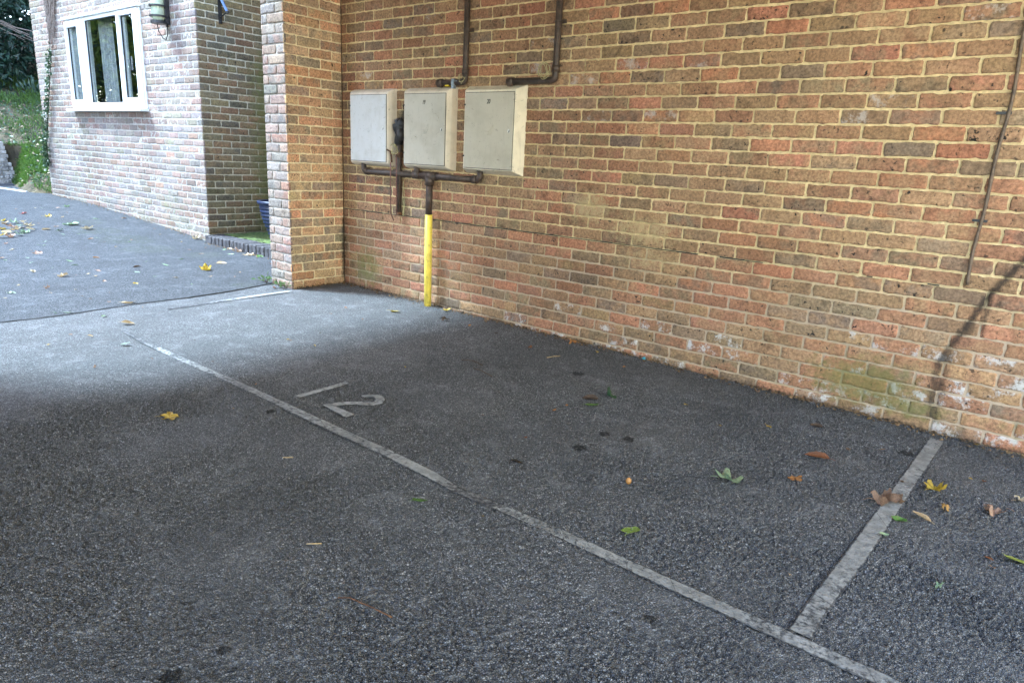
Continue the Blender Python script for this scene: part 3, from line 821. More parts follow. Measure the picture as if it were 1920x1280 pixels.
ribbon('painted_line', [(.50, -2.125), (.8, -2.14), (1.2, -2.142), (2.0, -2.132), (2.5, -2.14), (3.0, -2.138), (3.26, -2.150), (3.40, -2.17), (3.6, -2.155), (3.8, -2.146), (4.06, -2.147), (4.6, -2.142), (5.05, -2.14)],
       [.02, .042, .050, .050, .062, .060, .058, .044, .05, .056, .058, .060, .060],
       [.36, .22, .16, .12, .10, .10, -.02, .22, .17, .10, .08, .14, .12], 'long worn white line running from the near edge to the far end of the bay', 'painted line')  # lowest value mid-line paints in a sun dapple; the others are wear
ribbon('painted_line', [(4.727, -.11), (4.70, -.8), (4.668, -1.6), (4.652, -1.86), (4.648, -1.95), (4.645, -2.105)], [.066, .068, .068, .064, .062, .066],
       [.02, .06, .07, .12, .22, .15], 'short white line between the brick wall and the long line', 'painted line')
ribbon('painted_line', [(.062, -.62), (.068, -.9), (.08, -1.2), (.10, -1.45), (.11, -1.66)], [.06, .06, .06, .05, .03], [-.15, .02, .18, .32, .45],
       'thin faded white line along the tarmac joint, starting at the pier', 'painted line')
num = empty('painted_number', (2.35, -1.86, 0), 'white number 12 painted on the tarmac beside the long line', 'painted number')
ribbon('digit_one', [(2.181, -2.022), (2.181, -1.711)], [.044, .046], [.06, .10], None, None, num)
two = [(2.392, -1.787), (2.406, -1.752), (2.432, -1.731), (2.462, -1.730), (2.492, -1.752), (2.510, -1.782), (2.508, -1.812), (2.484, -1.835), (2.450, -1.862), (2.420, -1.892), (2.398, -1.93), (2.387, -1.985)]
ribbon('digit_two', two, [.034, .042, .046, .05, .054, .054, .054, .052, .050, .048, .048, .05], [.10, .12, .08, .05, .08, .12, .1, .08, .1, .06, .1, .08], None, None, num)
ribbon('digit_stroke', [(2.362, -1.985), (2.44, -1.990), (2.563, -1.996)], [.04, .046, .056], [.06, .04, .08], None, None, num, raise_=.0062)

# ------------------------------------------------------------------ meter boxes
def tube_text(txt, size, loc, mat, parent, shear=.25):
    cu = bpy.data.curves.new('number', 'FONT'); cu.body = txt; cu.size = size; cu.shear = shear; cu.extrude = .0008; cu.align_x = 'CENTER'; cu.align_y = 'CENTER'; cu.offset = .0006
    tmp = bpy.data.objects.new('number', cu); COL.objects.link(tmp)
    dg = bpy.context.evaluated_depsgraph_get()
    me = bpy.data.meshes.new_from_object(tmp.evaluated_get(dg))
    bpy.data.objects.remove(tmp)
    me.transform(Matrix.Translation(loc) @ Matrix.Rotation(R(90), 4, 'X') @ Matrix.Diagonal((.72, 1, 1, 1)))
    o = link('number', me, mat, parent)
    return o
def meter_box(bx0, bx1, fx0, fx1, col, doorcol, rounded, txt, label, emboss=1.0):
    t = empty('meter_box', ((bx0 + bx1) / 2, 0, 1.08), label, 'meter box')
    d = -.088; zb0, zb1, zf0, zf1 = 1.080, 1.686, 1.110, 1.650
    m = MB()
    lv = [(bx0, bx1, zb0, zb1, .004), (bx0 + .003, bx1 - .003, zb0 + .003, zb1 - .003, -.012), (fx0, fx1, zf0, zf1, d)]
    if rounded: lv.insert(2, (bx0 * .55 + fx0 * .45, bx1 * .62 + fx1 * .38 , zb0 * .6 + zf0 * .4, zb1 * .6 + zf1 * .4, -.052))
    v = []; f = []
    for (a, b, c_, e_, y) in lv: v += [(a, y, c_), (b, y, c_), (b, y, e_), (a, y, e_)]
    for i in range(len(lv) - 1):
        for k in range(4): f.append((i * 4 + k, i * 4 + (k + 1) % 4, i * 4 + 4 + (k + 1) % 4, i * 4 + 4 + k))
    k = (len(lv) - 1) * 4; f.append((k, k + 1, k + 2, k + 3))
    m.add(v, f)
    o = m.build('body', METER, t, bevel=.010 if rounded else .004); o.color = (*col, 1)
    dx0, dx1, dz0, dz1 = fx0 + .014, fx1 - .010, zf0 + .010, zf1 - .018
    m = MB(); m.box(dx0 - .004, dx1 + .004, d - .0012, d + .004, dz0 - .004, dz1 + .004); m.build('gasket', RUBBER, t)
    m = MB(); m.box(dx0, dx1, d - .006, d + .002, dz0, dz1); door = m.build('door', METER, t, bevel=.002); door.color = (*doorcol, 1)
    for z in (dz0 + .075, dz1 - .085):
        m = MB(); m.box(fx0 - .002, fx0 + .012, d - .003, d + .01, z, z + .012); m.build('hinge', BLACKMETAL, t)
    kx, kz = dx1 - .033, 1.378
    m = MB(); ring = [(kx + .0105 * math.cos(a), d - .0075, kz + .0125 * math.sin(a)) for a in np.linspace(0, 2 * math.pi, 20, endpoint=False)]
    m.add(ring, [tuple(range(20))]); lk = m.build('latch', METER, door); lk.color = (.75, .75, .72, 1)
    m = MB(); half = [(kx + .009 * math.cos(a), d - .0085, kz + .011 * math.sin(a)) for a in np.linspace(-1.9, 1.1, 14)]
    m.add(half, [tuple(range(14))]); m.build('keyhole', INK, door)
    # raised flame-like leaf mark
    cx = (dx0 + dx1) / 2 + .012; cz = 1.378; s_ = .9
    m = MB()
    fl = [(.012, -.035), (.006, -.005), (.012, .012), (.026, .026), (.035, .044), (.038, .02), (.034, .002), (.022, -.014), (.014, -.022), (.012, -.035)]
    m.tube([(cx + x * s_, d - .0066, cz + z * s_) for x, z in fl], .0016 * emboss, 6)
    sq = [(-.052, -.008), (-.03, -.006), (-.006, -.008), (-.002, -.02), (-.014, -.022), (-.020, -.032), (-.010, -.036), (-.006, -.026)]
    m.tube([(cx + x * s_, d - .0066, cz + z * s_) for x, z in sq], .0015 * emboss, 6)
    e = m.build('emblem', METER, door, smooth=True); e.color = (*doorcol, 1)
    if txt: tube_text(txt, .042, ((dx0 + dx1) / 2 - .006, d - .0066, 1.571), INK, door)
    return t
meter_box(.165, .687, .212, .667, (.72, .63, .52), (.57, .57, .565), True, None, 'leftmost grey-white meter box, with no number on its door', .7)
meter_box(.830, 1.341, .858, 1.312, (.70, .60, .47), (.52, .48, .40), True, '19', 'middle beige meter box with the number 19 on its door')
meter_box(1.455, 1.983, 1.490, 1.952, (.78, .69, .53), (.55, .50, .40), False, '20', 'rightmost beige meter box with the number 20 on its door and sharp cream edges')

# pipes below the boxes
gp = empty('gas_pipe', (1.115, -.06, .015), 'brown pipe run under the three meter boxes, its lower drop painted yellow', 'gas pipe')
Y = -.048
m = MB()
m.tube([(.335, Y, 1.10)] + arc((.362, Y, 1.062), .027, math.pi, 1.5 * math.pi, n=6) + [(.98, Y, 1.035)], .0215, 12)
m.tube([(1.59, Y, 1.035)] + arc((1.595, Y, 1.062), .027, -math.pi / 2, 0, n=6) + [(1.622, Y, 1.10)], .0225, 12)
m.tube([(.98, Y, 1.035), (1.59, Y, 1.035)], .0225, 12)
m.tube([(.968, Y, 1.035), (.968, Y, 1.10)], .024, 12)
m.build('manifold', PIPE, gp, smooth=True)
for a, b, r_ in (((.935, Y, 1.035), (1.005, Y, 1.035), .030), ((1.045, Y, 1.035), (1.185, Y, 1.035), .032), ((.36, Y, 1.035), (.395, Y, 1.035), .029), ((1.555, Y, 1.035), (1.595, Y, 1.035), .030), ((1.115, -.052, 1.035), (1.115, -.056, .965), .036)):
    m = MB(); m.tube([a, b], r_, 14); m.build('fitting', PIPE, gp, smooth=True)
m = MB(); m.tube([(1.115, -.054, 1.0), (1.118, -.058, .735)], .0265, 14); m.build('drop_pipe', PIPE, gp, smooth=True)
m = MB(); m.tube([(1.118, -.058, .742), (1.122, -.060, .4), (1.130, -.064, -.05)], .029, 16); m.build('yellow_sleeve', PIPE_YELLOW, gp, smooth=True)

def conduit(x, xl, z, label, top=2.71):
    t = empty('conduit', (x, -.03, z), label, 'conduit')
    m = MB(); m.tube([(x, -.032, top), (x, -.032, z + .03)] + arc((x - .028, -.032, z + .028), .028, 0, -math.pi / 2, n=6) + [(xl, -.032, z)], .0215, 12); m.build('pipe', PIPE, t, smooth=True)
    for a, b, r_ in (((x, -.032, z + .09), (x, -.032, z + .05), .026), ((xl + .05, -.032, z), (xl, -.032, z), .027), ((xl + .02, -.032, z), (xl + .018, -.034, z - .03), .022)):
        m = MB(); m.tube([a, b], r_, 12); m.build('coupling', PIPE, t, smooth=True)
    for zz in (2.05,):
        m = MB(); m.box(x - .04, x + .04, -.012, .004, zz, zz + .022); m.tube([(x - .03, -.03, zz + .011), (x, -.058, zz + .011), (x + .03, -.03, zz + .011)], .004, 6); m.build('saddle', PIPE, t)
    return t
conduit(1.437, 1.165, 1.712, 'brown conduit dropping to the middle meter box')
conduit(2.228, 1.835, 1.705, 'brown conduit dropping beside the rightmost meter box')

rp = empty('old_pipe', (.75, -.03, .71), 'dark disused pipe hanging in the gap between the left and middle meter boxes', 'pipe')
m = MB(); m.tube([(.748, -.030, .715), (.745, -.030, 1.46)], .021, 12); m.build('pipe', PIPE, rp, smooth=True)
for a, b, r_ in (((.748, -.03, .73), (.748, -.03, .705), .026), ((.745, -.03, 1.20), (.745, -.03, 1.16), .03)):
    m = MB(); m.tube([a, b], r_, 12); m.build('clamp', RUST, rp)
m = MB()
for x0, n_ in ((.735, 9), (.765, 8), (.752, 7)):
    m.tube([(x0 + rnd.uniform(-.014, .014), -.034 + rnd.uniform(-.012, .006), 1.46 - .028 * k + rnd.uniform(-.008, .008)) for k in range(n_)], [.006] + [rnd.uniform(.020, .036) for _ in range(n_ - 2)] + [.006], 9)
m.build('tar_lump', BLACKMETAL, rp, smooth=True)
def cord(pts, r, mat, label, name='hanging_cord', cat='cord'):
    m = MB(); m.tube(pts, r, 8); return tag(m.build(name, mat, None, smooth=True), label, cat)
cord([(.650, -.074, 1.225), (.664, -.085, 1.215), (.69, -.075, 1.205), (.70, -.07, 1.16), (.702, -.07, 1.12)], .007, RUST, 'rusty bent tap on the right side of the leftmost meter box', 'rusty_tap', 'tap')
cord([(.700, -.078, 1.12), (.699, -.080, .95), (.703, -.078, .72), (.706, -.05, .66)], .0042, STRING, 'red brown cord hanging in front of the pipe run, left of the disused pipe')
cord([(.765, -.078, 1.17), (.770, -.080, .98), (.772, -.078, .73)], .0042, STRING, 'red brown cord hanging along the front of the disused pipe')
def wires(c, n, r, label, seed):
    r2 = random.Random(seed); m = MB()
    for k in range(n):
        a0 = r2.uniform(0, 6.28); rr = r * r2.uniform(.7, 1.2); tilt = r2.uniform(-.8, .8)
        pts = [(c[0] + rr * math.cos(a0 + t) * .8, c[1] - .02 - .012 * math.sin(t * 2) - .006 * k, c[2] + rr * math.sin(a0 + t) * (1 + .2 * tilt)) for t in np.linspace(0, r2.uniform(4, 6), 18)]
        m.tube(pts, .0022, 6)
    return tag(m.build('loose_wire', WIRE, None, smooth=True), label, 'wire')
wires((1.435, -.05, 1.73), 2, .035, 'loop of pale wire at the foot of the conduit above the middle meter box', 3)
wires((2.165, -.05, 1.76), 4, .045, 'tangle of pale wire on the elbow of the conduit right of the rightmost meter box', 5)
wires((.755, -.06, 1.22), 4, .04, 'tuft of pale frayed wire in the gap between the left and middle meter boxes', 9)
m = MB(); m.tube([(.80, -.03, .98), (.79, -.03, .86), (.80, -.028, .78), (.79, -.028, .71)], .0028, 6); m.tube([(.805, -.03, .92), (.815, -.03, .82), (.80, -.028, .70)], .002, 6)
tag(m.build('loose_wire', WIRE, None), 'two thin yellowish wires hanging right of the lower disused pipe', 'wire')
cl = MB(); cl.box(1.322, 1.347, -.058, -.03, 1.668, 1.735); cl.box(1.347, 1.375, -.052, -.036, 1.712, 1.722); tag(cl.build('metal_clip', STEEL, None, bevel=.002), 'blue-grey metal clip on the top corner of the middle meter box', 'clip')
m = MB(); m.box(1.245, 1.285, -.045, -.02, 1.685, 1.702); tag(m.build('plastic_tag', YELLOWTAG, None, bevel=.004), 'bright yellow tag on top of the middle meter box', 'tag')
pts = [(4.705 + .006 * math.sin(z * 5) + .004 * math.sin(z * 13), -.012, z) for z in np.linspace(.722, 2.71, 70)]
wc = empty('wall_cable', (4.705, 0, .72), 'brown cable running straight down the right side of the brick wall', 'cable')
m = MB(); m.tube(pts, [.0082 + .0012 * math.sin(i * 1.9) for i in range(70)], 8); m.build('cable', CABLE, wc, smooth=True)
for z in (1.02, 1.5, 2.0): 
    m = MB(); m.box(4.665, 4.725, -.014, .004, z, z + .012); m.build('clip', BLACKMETAL, wc)

# ------------------------------------------------------------------ leaves
PALC = dict(deepgreen=(.045, .11, .055), palegreen=(.25, .36, .23), greygreen=(.23, .31, .25), green=(.09, .20, .045), lime=(.27, .42, .09), olive=(.24, .30, .055),
            yellow=(.52, .38, .055), mustard=(.46, .33, .07), amber=(.40, .23, .07), orange=(.42, .20, .075), rust=(.22, .09, .045), brown=(.23, .145, .10), darkbrown=(.075, .048, .033),
            black=(.014, .013, .012), tan=(.45, .34, .21), pinkbrown=(.36, .23, .17), cream=(.45, .38, .27), red=(.24, .055, .05))
def leaf_geo(kind, seed, curl):
    r2 = random.Random(seed); NA = 44; rings = (.0, .3, .6, .85, 1.0); v = []; f = []
    def outline(a):
        if kind in ('oval', 'rolled', 'bunch'):
            x = math.cos(a) * .5; y = math.sin(a) * .27 * (1 - .25 * math.cos(a)); return x, y
        if kind == 'heart':
            x = math.cos(a) * .5; y = math.sin(a) * .42 * (1 - .35 * math.cos(a))
            if math.cos(a) < -.8: x += .12 * (-.8 - math.cos(a)) / .2
            return x, y
        r = .5 * (.50 + .5 * abs(math.cos(2.5 * a)) ** .75)
        r *= 1 + .09 * math.sin(17 * a + seed)
        if abs(abs(a) - math.pi) < .3: r *= .7
        return math.cos(a) * r, math.sin(a) * r * .9
    jit = [r2.uniform(.72, 1.06) if kind == 'ragged' else r2.uniform(.94, 1.04) for _ in range(NA)]
    ph = [r2.uniform(0, 6.28) for _ in range(6)]
    def warp(x, y):
        z = 0.
        curl_ = curl * 1.7
        if kind == 'rolled':
            rho = .16 / max(curl, .3); th = y / rho * 1.1
            y2 = rho * math.sin(th); z = rho * (1 - math.cos(th)); y = y2; z += .10 * x * x
        elif kind == 'crumpled':
            z = curl_ * (.22 * abs(math.sin(3.2 * x + ph[0]) * math.cos(2.6 * y + ph[1])) + .10 * math.sin(9 * x + ph[2]) * math.sin(8 * y + ph[3]))
            x *= 1 - .18 * curl; y *= 1 - .35 * curl
        else:
            z = curl_ * (.75 * y * y + .42 * x * x + .05 * math.sin(8 * x + ph[0]) * math.sin(7 * y + ph[1]) + .09 * abs(y))
            if kind in ('lobed', 'ragged'): z += curl_ * .10 * math.sin(5 * math.atan2(y, x) + ph[2]) * math.hypot(x, y) * 2
        return x, y, z
    for ri, q in enumerate(rings):
        for i in range(NA if ri else 1):
            a = -math.pi + 2 * math.pi * i / NA
            x, y = outline(a); k = q * (jit[i] if ri == 4 else 1)
            v.append(warp(x * k, y * k))
    for i in range(NA): f.append((0, 1 + i, 1 + (i + 1) % NA))
    for ri in range(1, 4):
        b0 = 1 + (ri - 1) * NA; b1 = b0 + NA
        for i in range(NA): f.append((b0 + i, b1 + i, b1 + (i + 1) % NA, b0 + (i + 1) % NA))
    mb = MB(); mb.add(v, f)
    x0, y0, z0 = warp(-.45, 0)
    mb.tube([(x0, y0, z0), (x0 - .14, y0 + .03, z0 + .03), (x0 - .30, y0 + .05, z0 - .01)], [.012, .010, .008], 5)
    if kind == 'bunch':
        base = mb; mb = MB()
        for k, (yaw, pit) in enumerate(((0, 1.0), (1.9, .8), (3.6, 1.1), (5.0, .7), (2.8, .35))):
            mt = Matrix.Rotation(yaw, 4, 'Z') @ Matrix.Rotation(-pit, 4, 'Y') @ Matrix.Translation((.45, 0, 0)) @ Matrix.Diagonal((.7, .9, .7, 1))
            mb.add([mt @ Vector(p) for p in base.v], base.f)
    zs = min(p[2] for p in mb.v); mb.v = [(a, b, c - zs) for a, b, c in mb.v]
    return mb
def leaf(x, y, size, kind, col, head, curl, label, group=None, seed=None, off=.006, stand=0, mesh=None):
    seed = int(abs(x * 977 + y * 331) * 10) if seed is None else seed
    me = mesh
    if me is None:
        me = leaf_geo(kind, seed, curl).mesh('fallen_leaf'); me.materials.append(LEAF)
        me.polygons.foreach_set('use_smooth', [True] * len(me.polygons))
    o = bpy.data.objects.new('fallen_leaf', me); COL.objects.link(o)
    o.location = (x, y, gz(x) + off); o.scale = (size,) * 3
    r2 = random.Random(seed + 5)
    o.rotation_euler = (r2.uniform(-.30, .30) + stand, r2.uniform(-.30, .30), R(38 + head))
    rot = np.array(o.rotation_euler.to_matrix()); co = np.empty(len(me.vertices) * 3, np.float32); me.vertices.foreach_get('co', co)
    zz = (co.reshape(-1, 3) @ rot[2]) * size
    o.location.z = gz(x) + off - float(np.percentile(zz, 4))
    c = PALC[col]; k = r2.uniform(.88, 1.12); o.color = (c[0] * k, c[1] * k, c[2] * k, 1)
    return tag(o, label, 'leaf', group)
LEAVES=[
(4.138,-1.333,0.12,'ragged','palegreen',20,0.6,'curled pale grey-green leaf with torn edges, alone on the tarmac below the oil spots'),
(4.338,-1.11,0.067,'lobed','orange',80,0.45,'small orange brown leaf right of the curled pale grey-green leaf'),
(4.339,-0.794,0.099,'rolled','rust',150,0.9,'narrow rolled rust brown leaf above the small orange leaf'),
(4.679,-1.065,0.15,'crumpled','brown',10,0.9,'large crumpled brown leaf lying across the short white line'),
(4.804,-0.773,0.092,'ragged','yellow',30,0.8,'curled yellow leaf with a torn hole, right of the short white line'),
(4.859,-0.927,0.055,'crumpled','amber',60,0.9,'small glossy amber leaf under the torn yellow leaf'),
(4.799,-1.093,0.066,'rolled','tan',140,0.7,'small tan leaf rolled up beside the right edge of the short white line'),
(5.003,-0.831,0.092,'crumpled','pinkbrown',160,0.9,'crumpled pinkish brown leaf with a tent-like fold near the right frame edge'),
(5.085,-0.619,0.063,'crumpled','cream',20,0.8,'cream and brown leaf cut by the right frame edge'),
(5.095,-1.191,0.08,'oval','olive',150,0.4,'olive green pointed leaf cut by the right frame edge'),
(4.734,-1.168,0.052,'oval','green',150,0.7,'tiny green leaf with a pale stalk, just below the large crumpled brown leaf'),
(4.714,-1.336,0.035,'oval','palegreen',10,0.8,'pale green scrap of leaf on the short white line'),
(4.918,-1.557,0.04,'crumpled','palegreen',40,0.8,'pale grey green curled leaf alone low on the right tarmac'),
(5.023,-1.238,0.03,'rolled','rust',120,0.8,'tiny rust coloured leaf curl left of the olive pointed leaf'),
(4.037,-1.966,0.072,'heart','lime',60,0.35,'lime green heart-shaped leaf beside the long white line'),
(3.373,-2.333,0.058,'heart','green',30,0.35,'green heart-shaped leaf below the bright end of the long white line'),
(2.041,-2.591,0.076,'lobed','mustard',40,0.5,'mustard lobed leaf on the open tarmac left of the long white line'),
(3.255,-0.817,0.078,'heart','deepgreen',90,1.0,'dark green leaf standing on edge near the middle of the bay'),
(3.277,-1.005,0.069,'oval','green',10,0.3,'green leaf lying flat in front of the upright dark green one'),
(3.218,-0.931,0.082,'rolled','darkbrown',160,0.8,'dark brown rolled leaf between the two green leaves in the bay'),
(4.083,0.012,0.086,'ragged','orange',20,0.6,'orange leaf against the foot of the brick wall left of the mossy bricks'),
(4.719,0.1,0.131,'rolled','orange',30,0.6,'orange leaf wedged at the wall foot above the short white line'),
(1.13,-0.419,0.081,'oval','yellow',0,0.4,'small yellow leaf on the tarmac left of the yellow pipe'),
(1.348,-0.068,0.06,'oval','yellow',30,0.8,'tiny yellow leaf at the wall foot right of the yellow pipe'),
(1.55,-0.308,0.088,'crumpled','darkbrown',30,0.7,'dark brown clump of leaf in front of the yellow pipe'),
(2.41,-0.386,0.047,'oval','rust',70,0.6,'tiny red brown leaf on the tarmac near the wall, between pipe and blue scrap'),
(2.533,-0.074,0.084,'crumpled','orange',30,0.7,'ochre scraps of leaf at the wall foot below the white-stained bricks'),
(4.229,-0.392,0.059,'rolled','darkbrown',150,0.8,'small dark curled leaf on the bay near the mossy bricks'),
(3.428,-1.83,0.058,'rolled','black',10,0.7,'blackened leaf in the middle of the bay'),
(-1.107,-0.716,0.163,'bunch','yellow',30,1.0,'bright yellow and green leaf sprig standing on the yard beside the pier'),
(-1.366,-0.418,0.097,'rolled','tan',5,0.7,'tan rolled leaf just behind the yellow sprig'),
(-0.201,-1.792,0.098,'oval','tan',5,0.6,'pale tan leaf lying on the tarmac joint'),
(0.352,-2.035,0.076,'rolled','tan',25,0.8,'tan curled leaf just inside the bay from the tarmac joint'),
(0.807,-2.244,0.052,'oval','greygreen',10,0.5,'grey green leaf near the far end of the long white line'),
(-0.171,-2.267,0.041,'oval','greygreen',10,0.6,'smaller of the two grey green leaves on the tarmac joint'),
(-0.148,-2.211,0.054,'oval','greygreen',5,0.6,'larger of the two grey green leaves on the tarmac joint'),
(-0.989,-2.28,0.061,'lobed','greygreen',5,0.4,'grey green leaf nearest the left frame edge on the yard'),
(-1.011,-2.037,0.053,'crumpled','brown',25,1.0,'boxy crumpled brown leaf between the tarmac joint and the folded tan leaf'),
(-1.439,-1.774,0.092,'ragged','tan',10,0.8,'folded tan leaf with an upturned point on the yard'),
(-1.749,-1.902,0.058,'crumpled','cream',10,0.9,'crumpled whitish leaf left of the folded tan leaf'),
(-2.665,-1.559,0.104,'ragged','pinkbrown',0,0.4,'flat pink brown leaf in the middle of the left yard'),
(-3.061,-1.389,0.076,'oval','palegreen',10,0.4,'lower of two touching pale green leaves on the left yard'),
(-3.216,-1.317,0.06,'oval','greygreen',20,0.5,'upper of two touching pale green leaves on the left yard'),
(-2.218,-1.213,0.062,'rolled','orange',0,0.6,'orange leaf lying a stride in front of the moss patch on the yard'),
(-4.186,-0.705,0.172,'lobed','palegreen',0,0.3,'large pale green maple leaf towards the house wall'),
(-4.821,-0.731,0.099,'ragged','mustard',10,0.6,'mustard leaf behind the large pale green maple leaf'),
(-5.103,-0.897,0.098,'ragged','red',5,0.5,'dark red leaf behind the leaf pile'),
(-3.802,-0.965,0.076,'lobed','deepgreen',0,0.4,'dark green leaf in front of the large pale green maple leaf'),
(-3.568,-1.017,0.054,'oval','greygreen',0,0.5,'small pale leaf touching the dark green leaf'),
(-3.904,-1.057,0.1,'rolled','tan',0,0.5,'long tan leaf between the leaf pile and the dark green leaf'),
(-3.823,-0.666,0.148,'ragged','cream',0,0.3,'flat cream leaf torn into points right of the pale green maple leaf'),
(-3.222,-0.873,0.069,'rolled','brown',0,0.6,'brown leaf in front of the torn cream leaf'),
(-3.289,-0.777,0.056,'oval','greygreen',0,0.4,'small grey green leaf beside the brown leaf on the moss tinted tarmac'),
(-5.644,-0.226,0.087,'lobed','palegreen',0,0.5,'pale green leaf furthest back on the yard'),
(-4.542,-0.294,0.082,'oval','palegreen',0,0.3,'flat pale green leaf nearest the house wall'),
(-4.509,0.031,0.073,'oval','brown',0,0.6,'brown leaf close to the foot of the house wall'),
(-1.551,-1.127,0.069,'rolled','darkbrown',5,0.6,'dark rolled leaf right of the pale yard centre'),
(-1.305,-1.237,0.05,'oval','greygreen',0,0.4,'small grey green leaf just in front of the dark rolled leaf'),
(-0.829,-1.466,0.043,'heart','yellow',20,0.8,'small yellow pointed leaf between dark rolled leaf and tarmac joint'),
(-0.474,-1.394,0.035,'oval','darkbrown',0,0.5,'tiny dark leaf near the tarmac joint'),
(-2.124,-1.478,0.059,'oval','palegreen',20,0.5,'pale green leaf behind the folded tan leaf'),
(-1.912,-1.512,0.062,'oval','greygreen',0,0.4,'flat grey green leaf behind and right of the folded tan leaf'),
(-1.537,-1.464,0.053,'oval','pinkbrown',0,0.5,'pinkish leaf right of the folded tan leaf'),
(-2.913,0.145,0.092,'lobed','cream',20,0.9,'cream leaf against the corner of the house wall'),
(-1.768,-0.612,0.048,'oval','green',0,0.5,'small green leaf midway between the house corner and yellow sprig'),
(-1.506,-0.886,0.068,'oval','palegreen',0,0.4,'pale green leaf left of the yellow sprig'),
(-1.943,-0.31,0.061,'rolled','darkbrown',0,0.5,'dark brown leaf in front of the brick step'),
(-2.129,0.119,0.098,'rolled','tan',160,0.6,'tan leaf at the foot of the brick step, left end'),
(-1.92,0.11,0.108,'crumpled','brown',30,0.9,'brown curled leaf leaning on the brick step'),
(-1.657,0.064,0.127,'ragged','tan',0,0.5,'tan leaf among scraps at the foot of the brick step, right end'),
(-1.519,0.096,0.074,'heart','green',20,0.6,'green leaf at the foot of the brick step beside the pier'),
(-1.804,-0.057,0.063,'oval','palegreen',0,0.4,'pale leaf scrap a little in front of the brick step'),
(-1.075,-0.047,0.06,'crumpled','rust',40,0.7,'rust brown leaf against the yard face of the pier'),
(-0.102,-0.66,0.038,'crumpled','rust',0,0.7,'tiny rust leaf between the weeds and the white line end'),
]
PILE = [(-4.389, -1.306, 0.098), (-4.402, -1.209, 0.08), (-4.345, -1.143, 0.091), (-4.053, -1.431, 0.075), (-4.063, -1.344, 0.105), (-4.109, -1.249, 0.098), (-4.196, -1.159, 0.08), (-3.817, -1.468, 0.074), (-3.824, -1.378, 0.094), (-3.801, -1.306, 0.095), (-3.882, -1.225, 0.077), (-3.554, -1.58, 0.071), (-3.562, -1.507, 0.081), (-3.629, -1.414, 0.074), (-4.008, -1.158, 0.069), (-4.61, -1.25, 0.07)]
FRAG_YARD = [(-5.545, -0.845, 0.034), (-5.606, -0.611, 0.035), (-5.592, -0.542, 0.03), (-5.558, -0.36, 0.048), (-4.704, -0.609, 0.045), (-5.094, -0.419, 0.029), (-4.344, -0.994, 0.031), (-4.083, -0.898, 0.047), (-3.554, -0.863, 0.03), (-4.21, -0.644, 0.049), (-3.241, -1.641, 0.043), (-2.917, -1.695, 0.051), (-2.529, -1.888, 0.041), (-2.342, -1.853, 0.024), (-2.461, -1.707, 0.033), (-2.193, -1.768, 0.036), (-2.402, -1.901, 0.032), (-1.846, -1.717, 0.02), (-1.436, -1.679, 0.023), (-1.436, -1.588, 0.028), (-1.312, -1.574, 0.036), (-1.058, -1.609, 0.046), (-1.219, -2.162, 0.028), (-0.826, -2.078, 0.024), (-0.865, -1.894, 0.029), (-0.599, -1.949, 0.024), (-0.479, -1.937, 0.028), (-0.622, -1.75, 0.018), (-2.961, -0.589, 0.036), (-3.067, -0.514, 0.031), (-2.756, -0.808, 0.044), (-3.003, -0.709, 0.025), (-3.038, -0.808, 0.025), (-1.781, -0.946, 0.023), (-0.307, -1.879, 0.028), (-0.035, -1.766, 0.017), (0.073, -2.069, 0.039), (-0.809, -2.37, 0.033), (-3.658, 0.016, 0.035), (-3.279, -0.101, 0.034), (-2.789, -0.096, 0.033), (-2.254, -0.28, 0.031), (-2.315, -0.069, 0.032), (-2.093, 0.024, 0.043), (-0.809, -0.833, 0.026), (-0.915, -1.09, 0.034), (-0.575, -1.124, 0.024), (-1.049, -1.209, 0.025), (-0.702, -0.667, 0.022), (-0.858, -0.522, 0.028)]
FRAG_BAY = [(0.519, -2.324, 0.029), (0.559, -2.565, 0.022), (0.414, -2.396, 0.017), (1.9, -2.074, 0.016), (1.128, -2.539, 0.026), (1.166, -2.26, 0.016), (1.423, -2.048, 0.017), (0.962, -1.908, 0.015), (1.297, -1.474, 0.019), (1.328, -1.476, 0.016), (0.913, -0.851, 0.023), (1.517, -1.433, 0.022), (2.13, -2.333, 0.017), (1.296, -1.229, 0.02), (2.191, -1.301, 0.015), (2.047, -0.827, 0.021), (0.816, -0.637, 0.024), (1.176, -0.77, 0.023), (2.98, -1.53, 0.013), (3.289, -1.592, 0.017), (3.186, -1.214, 0.025), (3.189, -1.112, 0.023), (4.363, -2.003, 0.01), (4.535, -1.836, 0.013), (3.602, -2.249, 0.011), (4.682, -0.79, 0.02), (4.956, -0.514, 0.026), (4.908, -0.527, 0.021), (4.427, -0.597, 0.027), (4.057, -0.605, 0.04), (4.55, -0.469, 0.025), (5.039, -1.299, 0.016), (3.875, -0.769, 0.025), (3.621, -0.617, 0.024), (3.062, -0.287, 0.028), (2.777, -0.135, 0.026), (2.049, -0.306, 0.031), (1.782, -0.289, 0.028), (0.83, -0.028, 0.031), (0.433, -0.034, 0.027), (3.825, -0.093, 0.03), (3.503, -0.015, 0.028), (4.41, -0.062, 0.031), (4.789, 0.025, 0.036), (4.886, -0.04, 0.035)]

